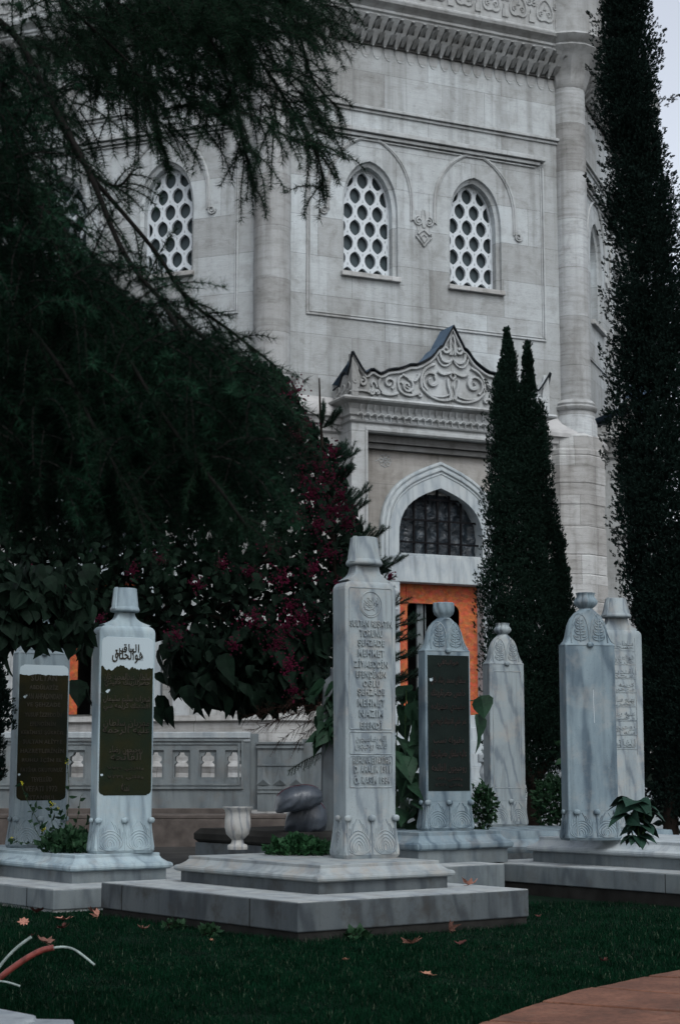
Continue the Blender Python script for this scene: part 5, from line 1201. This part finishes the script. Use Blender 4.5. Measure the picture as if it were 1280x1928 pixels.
P, D = tufts_along([axis[18:25]], .012, .1); fast('needles', V, 3, FIRN, fir, origin=fb)
ld_ = [axis[-7:]]; P, D = tufts_along(ld_, .01, .1); V = [stamp(needle_T(6, .014, .003, 30, 70, .2, 4), P, D, np.ones(len(P)))]
dl = []
for x0, y0, x1, y1 in [(630, 1320, 455, 1352), (630, 1330, 470, 1378), (630, 1340, 520, 1400), (630, 1330, 480, 1340), (630, 1345, 560, 1398), (630, 1350, 590, 1395), (630, 1335, 500, 1365), (632, 1300, 540, 1320), (632, 1310, 580, 1350), (630, 1330, 540, 1350)]:
    L = catmull([W(x0, y0, 15.9), W((x0+x1)/2, (y0+y1)/2-8, 15.7), W(x1, y1, 15.6)], 6); dl.append(L)
    for i in range(3, len(L)-1):
        for sg in (-1, 1):
            d = L[-1]-L[0]; d /= np.linalg.norm(d); e_ = L[i]+d*rng.uniform(.04, .12)+np.array((0, sg*.02, rng.uniform(-.11, .07))); dl.append(np.linspace(L[i], e_, 4))
m = MB(); twigs(m, dl, .004, .0015, 3); m.build('dead_branches', BARK, fir, origin=fb)
P, D = tufts_along(dl, .02, .3); V.append(stamp(needle_T(5, .02, .0022, 30, 80, .3, 5), P, D, rng.uniform(.7, 1.2, len(P)))); fast('dry_needles', np.concatenate(V), 3, DEADN, fir, origin=fb)
gl = []
L = catmull([W(625, 1408, 15.9), W(600, 1420, 15.7), W(575, 1432, 15.6), W(543, 1452, 15.5)], 6); gl.append(L)
for i in range(2, len(L)-1, 1): gl.append(np.linspace(L[i], L[i]+np.array((-.015, 0, rng.uniform(-.09, -.04))), 4))
P, D = tufts_along(gl, .009, .15); V = stamp(T2, P, D, np.ones(len(P))*.75); m = MB(); twigs(m, gl, .004, .002, 4); m.build('low_branch', BARK, fir, origin=fb); fast('low_needles', V, 3, FIRN, fir, origin=fb)

# ---------------- cypresses
CYP = m_leaf('cypress_sprays', (.004, .010, .007), (.011, .026, .018), 1.8, .8, .1); CYPD = m_leaf('cypress_dark_sprays', (.003, .007, .006), (.008, .018, .014), 1.2, .8, .1)
def spray_T(seed, n=9):
    r = np.random.default_rng(seed); F = []
    for i in range(n):
        z0 = .55*i/n; a = r.uniform(0, 6.28); th = R(r.uniform(12, 48)); d = np.array((math.sin(th)*math.cos(a), math.sin(th)*math.sin(a), math.cos(th))); l = .5*(1-.35*i/n); s_ = np.cross(d, r.normal(0, 1, 3)); s_ /= np.linalg.norm(s_)
        o = np.array((0, 0, z0)); F.append([o-s_*.03, o+d*l*.55-s_*.07, o+d*l, o+d*l*.55+s_*.07]) 
    return np.array(F)
SPR = [spray_T(i) for i in range(4)]
def crown(profile, Yc, n, size, depth=1.0, up=1.4, seed=0, clumps=60, out=.55):
    """profile: [(py, left px, right px)]; sprays gathered in upright flame-shaped clumps filling a round body of that outline"""
    pr = np.array(profile, float); r = np.random.default_rng(seed)
    K = max(20, n//95); py = r.uniform(pr[0, 0], pr[-1, 0], K*4); l = np.interp(py, pr[:, 0], pr[:, 1]); rr = np.interp(py, pr[:, 0], pr[:, 2]); keep = r.uniform(0, 1, K*4) < (rr-l+6)/(pr[:, 2]-pr[:, 1]).max(); py, l, rr = py[keep][:K], l[keep][:K], rr[keep][:K]
    K = len(py); a = r.uniform(0, 2*math.pi, K); q = np.sqrt(r.uniform(.05, 1, K))*r.uniform(.86, 1.06, K)
    C = WV(np.stack([(l+rr)/2, py], 1), np.full(K, Yc)); hw_ = (rr-l)/2*Yc/FPX; cs = np.clip(hw_*.32, .035, .11)*r.uniform(.7, 1.3, K); hw2 = np.maximum(hw_-cs*.5, hw_*.4)
    C = C+np.stack([q*np.cos(a)*hw2, q*np.sin(a)*hw2*depth, np.zeros(K)], 1)
    ax = np.arange(pr[0, 0]+9, pr[0, 0]+(pr[-1, 0]-pr[0, 0])*.35, 9.0); CA = WV(np.stack([(np.interp(ax, pr[:, 0], pr[:, 1])+np.interp(ax, pr[:, 0], pr[:, 2]))/2, ax], 1), np.full(len(ax), Yc)); ha = (np.interp(ax, pr[:, 0], pr[:, 2])-np.interp(ax, pr[:, 0], pr[:, 1]))/2*Yc/FPX
    C = np.concatenate([C, CA]); a = np.concatenate([a, r.uniform(0, 6.28, len(ax))]); cs = np.concatenate([cs, np.clip(ha*.75, .02, .10)]); K = len(C)
    k = r.integers(0, K, n); o = r.normal(0, 1, (n, 3)); o /= np.maximum(1, np.linalg.norm(o, axis=1, keepdims=True)*.8); t = r.uniform(-1, 1, n)
    w_ = cs[k]*(1-.55*np.clip(t, 0, 1)); P = C[k]+np.stack([o[:, 0]*w_, o[:, 1]*w_, t*np.clip(cs[k]*2.6, .08, 1)], 1)
    D = np.stack([np.cos(a[k])*out*.5+o[:, 0]*.5, np.sin(a[k])*out*.5+o[:, 1]*.5, np.full(n, up)], 1)+r.normal(0, .2, (n, 3)); return P, D, r.uniform(.6, 1.2, n)*size
def make_cypress(name, label, Yc, basepx, profs, n, size, mat, trunk_px, extra=(), seed=0, **kw):
    b = np.array((W(basepx, 1500, Yc)[0], Yc, 0.0)); t = root(name, label, 'tree', b); V = []
    for j, (pf, nn) in enumerate(profs):
        P, D, S_ = crown(pf, Yc, nn, size, seed=seed+j, **kw)
        for i in range(4): V.append(stamp(SPR[i], P[i::4], D[i::4], S_[i::4]))
    for (x0, y0, x1, y1) in extra:
        a, c = W(x0, y0, Yc-.3), W(x1, y1, Yc-.5); k = int(np.linalg.norm(c-a)/.008); tt = rng.uniform(0, 1, k)[:, None]; P = a+(c-a)*tt+rng.normal(0, .035, (k, 3))*(1.15-tt); D = (c-a)/np.linalg.norm(c-a)+rng.normal(0, .35, (k, 3))
        V.append(stamp(SPR[0], P, D, rng.uniform(.5, .9, k)*size))
    fast('foliage', np.concatenate(V), 4, mat, t, origin=b)
    m = MB()
    for L in trunk_px: Q = catmull([W(x, y, Yc) if y < 3000 else b for x, y in L], 6); m.tube(Q, list(np.linspace(.10, .03, len(Q))), 8)
    m.build('trunk', BARK, t, smooth=60, origin=b); return t
make_cypress('cypress', 'narrow two-tipped dark cypress in front of the portal', 19.5, 1010,
    [([(628, 953, 957), (645, 946, 963), (690, 938, 975), (740, 925, 985), (800, 918, 1000), (900, 912, 1020), (980, 908, 1045), (1020, 915, 1045), (1080, 902, 1050), (1130, 898, 1055), (1200, 915, 1062), (1300, 912, 1070), (1380, 912, 1068), (1430, 930, 1062), (1460, 960, 1050)], 50000),
     ([(650, 988, 993), (685, 982, 1002), (740, 978, 1012), (800, 975, 1030), (870, 975, 1040), (960, 975, 1050), (1010, 980, 1052)], 11000),
     ([(1010, 1042, 1060), (1080, 1035, 1072), (1150, 1020, 1082), (1250, 1020, 1092), (1350, 1010, 1092), (1430, 1000, 1085)], 13000)], 0, .062, CYP,
    [[(1010, 5000), (1005, 1530), (1008, 1470), (1030, 1440), (1052, 1410)], [(1008, 1480), (985, 1440), (970, 1380)]],
    extra=[(925, 800, 908, 775), (925, 745, 915, 715), (1045, 1040, 1066, 1020), (905, 1110, 893, 1075), (1030, 880, 1030, 800)], seed=3, clumps=60)
make_cypress('cypress', 'tall ragged cypress against the sky along the right edge', 18.0, 1262,
    [([(-260, 1140, 1200), (-120, 1135, 1215), (0, 1125, 1222), (60, 1120, 1236), (120, 1118, 1240), (200, 1120, 1245), (240, 1135, 1240), (300, 1140, 1258), (360, 1130, 1268), (440, 1140, 1285), (500, 1148, 1300), (560, 1150, 1310), (640, 1145, 1320), (720, 1150, 1330), (800, 1142, 1340), (900, 1148, 1350), (1000, 1158, 1360), (1100, 1172, 1360), (1200, 1190, 1365), (1300, 1205, 1365), (1400, 1210, 1360), (1480, 1225, 1350), (1530, 1250, 1330)], 88000)], 0, .076, CYPD,
    [[(1262, 5000), (1262, 1540), (1262, 1480), (1260, 1300)]],
    extra=[(1150, 170, 1104, 125), (1140, 390, 1100, 330), (1165, 320, 1128, 305), (1230, 200, 1283, 178), (1235, 90, 1250, 55), (1150, 600, 1128, 540), (1150, 700, 1128, 650), (1255, 350, 1272, 320), (1150, 880, 1130, 850), (1175, 1120, 1160, 1060), (1130, 60, 1108, 25), (1240, 130, 1246, 95)], seed=9, clumps=60, out=.75, up=1.0)
make_cypress('cypress', 'sliver of dark conifer at the far left edge beside the olive-panelled stone', 14.6, -25, [([(1245, -20, 2), (1270, -40, 14), (1330, -50, 20), (1370, -50, 18), (1400, -50, 12), (1450, -50, 6), (1480, -40, -5)], 2600)], 0, .075, CYPD, [[(-25, 5000), (-25, 1500), (-20, 1260)]], seed=12)
# dark trees closing the view on the right, beyond the graves
DARKL = m_leaf('dark_background_leaves', (.003, .007, .005), (.008, .018, .012), 1.2, .7, .2)
def bush(name, label, cat, centre_, rad, n, size, mat, T=LEAF_O, stems=5, zmin=.02, up=.5, group=None, org=None, stemmat=None):
    c = np.array(centre_, float); b = np.array((c[0], c[1], org if org is not None else 0.0)); t = root(name, label, cat, b, group=group); q = rng.normal(0, 1, (n, 3)); q /= np.linalg.norm(q, axis=1, keepdims=True)
    P = c+q*np.array(rad)*(rng.uniform(.15, 1, (n, 1))**.5)*(1+.15*np.sin(q[:, :1]*7+q[:, 2:]*9)); P = P[P[:, 2] > b[2]+zmin]; n = len(P); D = (P-c)/np.array(rad)+np.array((0, 0, up))+rng.normal(0, .55, (n, 3))
    fast('leaves', stamp(T, P, D, rng.uniform(.6, 1.3, n)*size), 4, mat, t, origin=b)
    m = MB()
    for i in range(stems):
        e_ = c+np.array(rad)*np.array((rng.uniform(-.7, .7), rng.uniform(-.7, .7), rng.uniform(.1, .7))); m.tube(catmull([b+np.array((rng.uniform(-.03, .03), rng.uniform(-.03, .03), 0)), (b+e_)/2+rng.normal(0, .02, 3), e_], 4), list(np.linspace(max(.004, size*.09), .002, 9)), 5)
    m.build('stems', stemmat or BARK, t, origin=b); return t
BUSHL = m_leaf('mid_green_leaves', (.006, .020, .009), (.016, .046, .020), 4, .55, .25)
bush('shrub', 'dark bushy shrub between the small blank stone and the broad blank stone', 'shrub', W(1042, 1510, 18.2), (.23, .25, .26), 1500, .05, BUSHL)
bush('shrub', 'small bright green leafy shrub beside the black lettered panel stone', 'shrub', W(910, 1520, 16.3), (.11, .11, .23), 460, .05, BUSHL, org=.0)
bush('evergreen_tree', 'dark tree mass behind the tall cypress at the right edge', 'tree', W(1290, 1300, 23), (.75, 1.0, 1.7), 9000, .12, DARKL)
# ground cover on the main tomb
p = W(566, 1592, 12.9)
bush('geranium', 'spreading bright green plant on the nearest tomb beside the lettered stone', 'plant', (p[0], p[1], .45), (.26, .24, .10), 1500, .045, m_leaf('geranium_leaves', (.006, .028, .010), (.018, .065, .024), 5, .55, .3), LEAF_H, org=.43, up=.9, zmin=0)
p = W(130, 1590, 14.2)
bush('herb_patch', 'dark green weeds between the two left stones', 'plant', (p[0]+.02, p[1], .42), (.24, .2, .13), 1100, .06, BUSHL, LEAF_O, org=.38, up=1.0, zmin=0)
# yellow flowering weed
wb = np.array((*G(105, 1600, .385), .385)); wd = root('wild_mustard', 'thin straggling weed with tiny yellow flowers before the olive-panelled stone', 'plant', wb)
m = MB(); YF, YP = [], []
for pts in ([(105, 1600), (100, 1560), (95, 1530), (98, 1515)], [(105, 1600), (80, 1560), (52, 1510), (40, 1475)], [(105, 1600), (120, 1570), (130, 1500), (127, 1435)], [(105, 1600), (60, 1590), (30, 1585), (22, 1580)], [(105, 1600), (115, 1550), (112, 1530), (108, 1522)], [(105, 1600), (85, 1580), (78, 1555), (82, 1560)], [(100, 1600), (140, 1560), (152, 1500)], [(110, 1600), (150, 1570), (165, 1545)], [(104, 1600), (74, 1575), (60, 1540), (70, 1520)]):
    Yq = wb[1]-.12; L = catmull([W(x, y, Yq) for x, y in pts], 5); m.tube(L, .0022, 4); YP.append(L[-1]); YF.append(L)
STEM = m_plain('green_stem', (.02, .045, .015), .7, .2, .2, 10, 0); m.build('stems', STEM, wd, origin=wb)
P = np.concatenate([l[3:] for l in YF]); D = rng.normal(0, .6, P.shape)+np.array((0, 0, .4)); fast('leaves', stamp(LEAF_O, P, D, rng.uniform(.03, .07, len(P))), 4, BUSHL, wd, origin=wb)
P = np.concatenate([e_+rng.normal(0, .010, (7, 3)) for e_ in YP[:6]]); fast('flowers', stamp(bud, P, rng.normal(0, 1, P.shape), np.full(len(P), .009)), 4, m_plain('yellow_petals', (.45, .42, .03), .6, .2, .15, 5, 0), wd, origin=wb)
# big-leaved plants
def bigleaf(name, label, org, stems, leaves, mat, spin=0.35):
    t = root(name, label, 'plant', org); m = MB()
    for L in stems: m.tube(catmull(L, 5), .006, 5)
    m.build('stems', STEM, t, origin=org); P = np.array([l[0] for l in leaves]); D = np.array([l[1] for l in leaves]); S_ = np.array([l[2] for l in leaves])
    fast('leaves', stamp(LEAF_H, P, D, S_, math.pi+rng.normal(0, spin, len(P))), 4, mat, t, origin=org)
BIG = m_leaf('broad_dull_leaves', (.008, .024, .016), (.014, .040, .028), 6, .55, .25)
po = np.array((*G(1205, 1596, .47), .47)); Yp = po[1]; tip = W(1196, 1510, Yp)
lv = []
for (cx_, cy_, k, sc__) in ((1196, 1508, 9, .185), (1212, 1522, 6, .17), (1186, 1532, 6, .17), (1205, 1552, 7, .15), (1198, 1572, 9, .13)):
    for i in range(k):
        a = 2*math.pi*(i+rng.uniform(-.2, .2))/k+cx_; c = W(cx_, cy_, Yp); d = np.array((math.cos(a), math.sin(a)*.8, rng.uniform(-.45, .05))); lv.append((c+d*.03, d, sc__*rng.uniform(.8, 1.15)))
bigleaf('leafy_sapling', 'young plant with broad drooping leaves on the tomb beside the broad blank stone', po, [[po, W(1200, 1550, Yp), tip], [po, W(1212, 1560, Yp), W(1212, 1520, Yp)], [po, W(1190, 1570, Yp), W(1188, 1530, Yp)]], lv, BIG)
po = np.array((W(755, 1565, 15.6)[0], 15.6, 0.0)); lv = []
for _ in range(95):
    x, y = rng.uniform(742, 805), rng.uniform(1290, 1555)
    if x > 792: y = rng.uniform(1290, 1330)
    a = W(x, y, 15.6+rng.uniform(-.5, .4)); lv.append((a, np.array((rng.normal(.1, .4), rng.normal(-.4, .3), rng.uniform(-1, -.3))), rng.uniform(.15, .27)))
for x, y in ((905, 1310), (900, 1345), (897, 1370), (760, 1430), (775, 1415)): lv.append((W(x, y, 15.4), np.array((.2, -.3, -1)), .24))
for _ in range(30): lv.append((W(rng.uniform(600, 640), rng.uniform(1290, 1400), 15.2), np.array((rng.normal(-.4, .4), rng.normal(-.3, .3), rng.uniform(-.8, -.2))), rng.uniform(.15, .24)))
bigleaf('catalpa_sapling', 'tall young plant with large heart-shaped leaves behind the lettered fez stone', po, [[po, W(760, 1480, 15.6), W(765, 1300, 15.6)], [po, W(775, 1450, 15.7), W(800, 1330, 15.7), W(895, 1320, 15.5)], [po, W(700, 1450, 15.6), W(620, 1330, 15.3)], [po, W(745, 1450, 15.6), W(750, 1350, 15.6)]], lv, m_leaf('catalpa_leaves', (.006, .018, .010), (.015, .042, .022), 3, .55, .25), spin=.8)
# rose with a red bloom
po = np.array((W(1060, 1500, 17.4)[0], 17.4, 0.0)); rs = root('rose_bush', 'thin rose stem with one red bloom behind the broad blank stone', 'plant', po)
m = MB(); top_ = W(1064, 1412, 17.4); m.tube(catmull([po, W(1062, 1480, 17.4), top_], 6), .006, 5); m.build('stems', STEM, rs, origin=po)
m = MB()
for i in range(4): m.lathe([(.001, -.03), (.022-.004*i, -.02), (.034-.008*i, .0), (.03-.007*i, .02+.004*i), (.02-.005*i, .022+.004*i)], top_[0], top_[1], 12); 
m.v = [(a, b, c+top_[2] if c < 1 else c) for a, b, c in m.v]; m.build('bloom', m_plain('red_petals', (.35, .03, .015), .6, .2, .2, 20, 0), rs, smooth=60, origin=po)
lv = [(W(x, y, 17.4), np.array((dx, -.3, dz)), .10) for x, y, dx, dz in ((1058, 1402, -.8, .3), (1062, 1398, -.2, .9), (1050, 1415, -1, -.2), (1060, 1430, -.8, -.4), (1056, 1405, -1, .5))]
fast('leaves', stamp(LEAF_O, np.array([l[0] for l in lv]), np.array([l[1] for l in lv]), np.array([l[2] for l in lv])), 4, BUSHL, rs, origin=po)
# small weeds in the lawn
for i, (x, y, s_, lb) in enumerate(((672, 1772, .05, 'low clover-like weed at the foot of the nearest tomb, right of its corner'), (393, 1765, .05, 'low weed under the left side of the nearest tomb'), (328, 1752, .035, 'tiny weed near the far left end of the nearest tomb'))):
    q = G(x, y, 0); bush('lawn_weed', lb, 'weed', (q[0], q[1], .03), (.07, .05, .025), 40, s_, BUSHL, LEAF_H, stems=3, up=1.2, zmin=.0)

# ---------------- grass
GR = m_leaf('grass_blades', (.0006, .0060, .0028), (.0035, .022, .010), 5, .8, .03)
n = 190000; Yg = rng.uniform(6.9, 13.9, n*2)
keep = rng.uniform(0, 1, n*2) < np.clip(1.25-(Yg-7)/9, .25, 1); Yg = Yg[keep][:n]; xg = rng.uniform(-.215, .215, len(Yg))*Yg
ok = np.ones(len(xg), bool)
for i in range(len(xg)):
    if Yg[i] < 10.3 and xg[i] > e_at(Yg[i])-.02+.03*math.sin(xg[i]*60): ok[i] = False
def inside_tomb(x, y, C, a0, a1, b0, b1):
    dx, dy = x-C[0], y-C[1]; a = dx*ea[0]+dy*ea[1]; b = dx*eb[0]+dy*eb[1]; return (a > a0) & (a < a1) & (b > b0) & (b < b1)
for C, rr in ((C1, (0, 1.95, 0, 2.42)), (C2, (0, 2.4, 0, 3.2)), (C5, (0, 2.6, 0, 3.0)), (C3, (-.3, 1.9, 0, 2.4))): ok &= ~inside_tomb(xg, Yg, C, *rr)
xg, Yg = xg[ok], Yg[ok]; n = len(xg); pat = .75+.3*np.sin(xg*3.1+1.3*np.sin(Yg*2.1))*np.sin(Yg*2.7)+.12*np.sin(xg*11+Yg*7)
a = rng.uniform(0, 2*math.pi, n); hh = rng.uniform(.018, .045, n)*pat; ln = rng.uniform(.1, .9, n)*hh; wdt = rng.uniform(.0018, .0032, n)
b0 = np.stack([xg, Yg, np.zeros(n)], 1); sd_ = np.stack([np.cos(a+1.57), np.sin(a+1.57), np.zeros(n)], 1)*wdt[:, None]/2; dr = np.stack([np.cos(a), np.sin(a), np.zeros(n)], 1)
mid = b0+dr*ln[:, None]*.35+np.array((0, 0, 1))*hh[:, None]*.6; tip_ = b0+dr*ln[:, None]+np.array((0, 0, 1))*hh[:, None]
pale = rng.uniform(0, 1, n) < .035; pale2 = np.concatenate([pale, pale])
Vg = np.concatenate([np.stack([b0-sd_, b0+sd_, mid+sd_, mid-sd_], 1), np.stack([mid-sd_, mid+sd_, tip_+sd_*.15, tip_-sd_*.15], 1)])
gr = fast('grass', Vg[~pale2], 4, GR); tag(gr, 'short dark green grass covering the lawn', 'grass', kind='stuff')
gp_ = fast('dry_grass', Vg[pale2], 4, m_plain('pale_grass_blades', (.045, .060, .040), .8, .05, .4, 9, 0)); tag(gp_, 'scattered pale and dry blades standing in the lawn', 'grass', kind='stuff')
n = 260; Yg = rng.uniform(7.2, 12.5, n); xg = rng.uniform(-.2, .2, n)*Yg; ok = np.array([not (Yg[i] < 10.3 and xg[i] > e_at(Yg[i])) for i in range(n)]) & ~inside_tomb(xg, Yg, C1, -.05, 2, -.05, 2.45)

# ---------------- fallen leaves
def maple(seed, curl):
    r = random.Random(seed); pts = [(0, -.5), (.10, -.12), (.34, -.30), (.36, -.10), (.60, .04), (.42, .16), (.46, .40), (.23, .36), (.03, .64), (-.22, .38), (-.42, .44), (-.40, .18), (-.62, .02), (-.37, -.09), (-.33, -.31), (-.10, -.12)]
    m = MB(); top_ = []
    for i, (x, y) in enumerate(pts):
        x *= r.uniform(.88, 1.12); y *= r.uniform(.88, 1.12); top_.append((x, y, curl*(x*x*1.2+y*y*.8)+r.uniform(-.05, .10)))
    n_ = len(top_); mid_ = [(x*.5, y*.5, z*.35+r.uniform(-.02, .03)) for x, y, z in top_]
    V_ = [(0, 0, 0)]+mid_+top_; F_ = [(0, 1+i, 1+(i+1) % n_) for i in range(n_)]+[(1+i, 1+n_+i, 1+n_+(i+1) % n_, 1+(i+1) % n_) for i in range(n_)]
    m.add(V_, F_); k = len(V_); m.add([(x, y, z-.015) for x, y, z in V_], [f[::-1] for f in F_]); m.tube([(0, -.1, 0), (.02, -.5, .02), (.08, -.85, .08)], .014, 4); return m
DRY = [m_plain('dry_leaf_tan', (.26, .13, .085), .8, .2, .3, 9, .2), m_plain('dry_leaf_pink', (.34, .16, .12), .8, .2, .3, 9, .2), m_plain('dry_leaf_brown', (.13, .065, .05), .8, .2, .4, 9, .2), m_plain('dry_leaf_dark_red', (.055, .018, .015), .8, .2, .4, 9, .2)]
FL = [(778, 1776, 0, .15, 1, .5, 20, 'pale tan fallen leaf lying flat in front of the nearest tomb'), (845, 1750, 0, .13, 2, 1.2, 100, 'brown fallen leaf standing on edge by the nearest tomb'), (882, 1662, .24, .13, 1, .9, 200, 'curled tan leaf lying on the lower slab of the nearest tomb'),
      (803, 1836, 0, .10, 0, .3, 60, 'narrow pale leaf sunk in the lawn below the flat tan leaf'), (868, 1778, 0, .09, 3, .6, 10, 'dark red leaf between the standing brown leaf and the grass'), (1137, 1810, 0, .07, 3, .8, 40, 'small dark red leaf alone in the grass near the orange path'), (650, 1808, 0, .05, 0, .6, 80, 'tiny tan leaf before the corner of the nearest tomb'),
      (85, 1775, 0, .13, 2, .6, 30, 'brown leaf just above the red conduit'), (120, 1733, 0, .16, 1, .5, 140, 'long pinkish leaf below the left tomb corner'), (185, 1725, 0, .12, 1, .9, 250, 'pinkish curled leaf wedged between the two front tombs'), (175, 1718, 0, .09, 2, .9, 160, 'small brown leaf touching the left tomb slab'), (45, 1738, 0, .09, 1, .4, 10, 'small pale leaf at the left edge of the lawn under the left tomb'),
      (120, 1748, 0, .12, 3, .8, 70, 'dark leaf in front of the long pinkish leaf'), (268, 1750, 0, .09, 2, .9, 190, 'brown leaf under the long left side of the nearest tomb'), (398, 1772, 0, .05, 0, .8, 300, 'tiny tan leaf beside the low weed'), (70, 1718, 0, .12, 3, .7, 200, 'dark red leaf against the foot of the left tomb'), (1012, 1727, 0, .06, 3, .8, 10, 'small dark leaf off the right corner of the nearest tomb'), (60, 1762, 0, .06, 3, .6, 10, 'red scrap of leaf at the tip of the white pipe')]
for i, (x, y, z, s_, mi, cu, rz_, lb) in enumerate(FL):
    o = maple(i, cu).build('fallen_leaf', DRY[mi], smooth=40); q = G(x, y, z+.03); o.location = (q[0], q[1], z+.03 if z == 0 else z+.012); o.scale = (s_*.75, s_*rng.uniform(.45, .8), s_*.85); o.rotation_euler = (R(rng.uniform(-28, 28)) if 'edge' not in lb else R(70), R(rng.uniform(-12, 12)), R(rz_)); tag(o, lb, 'leaf', 'fallen dry leaves')
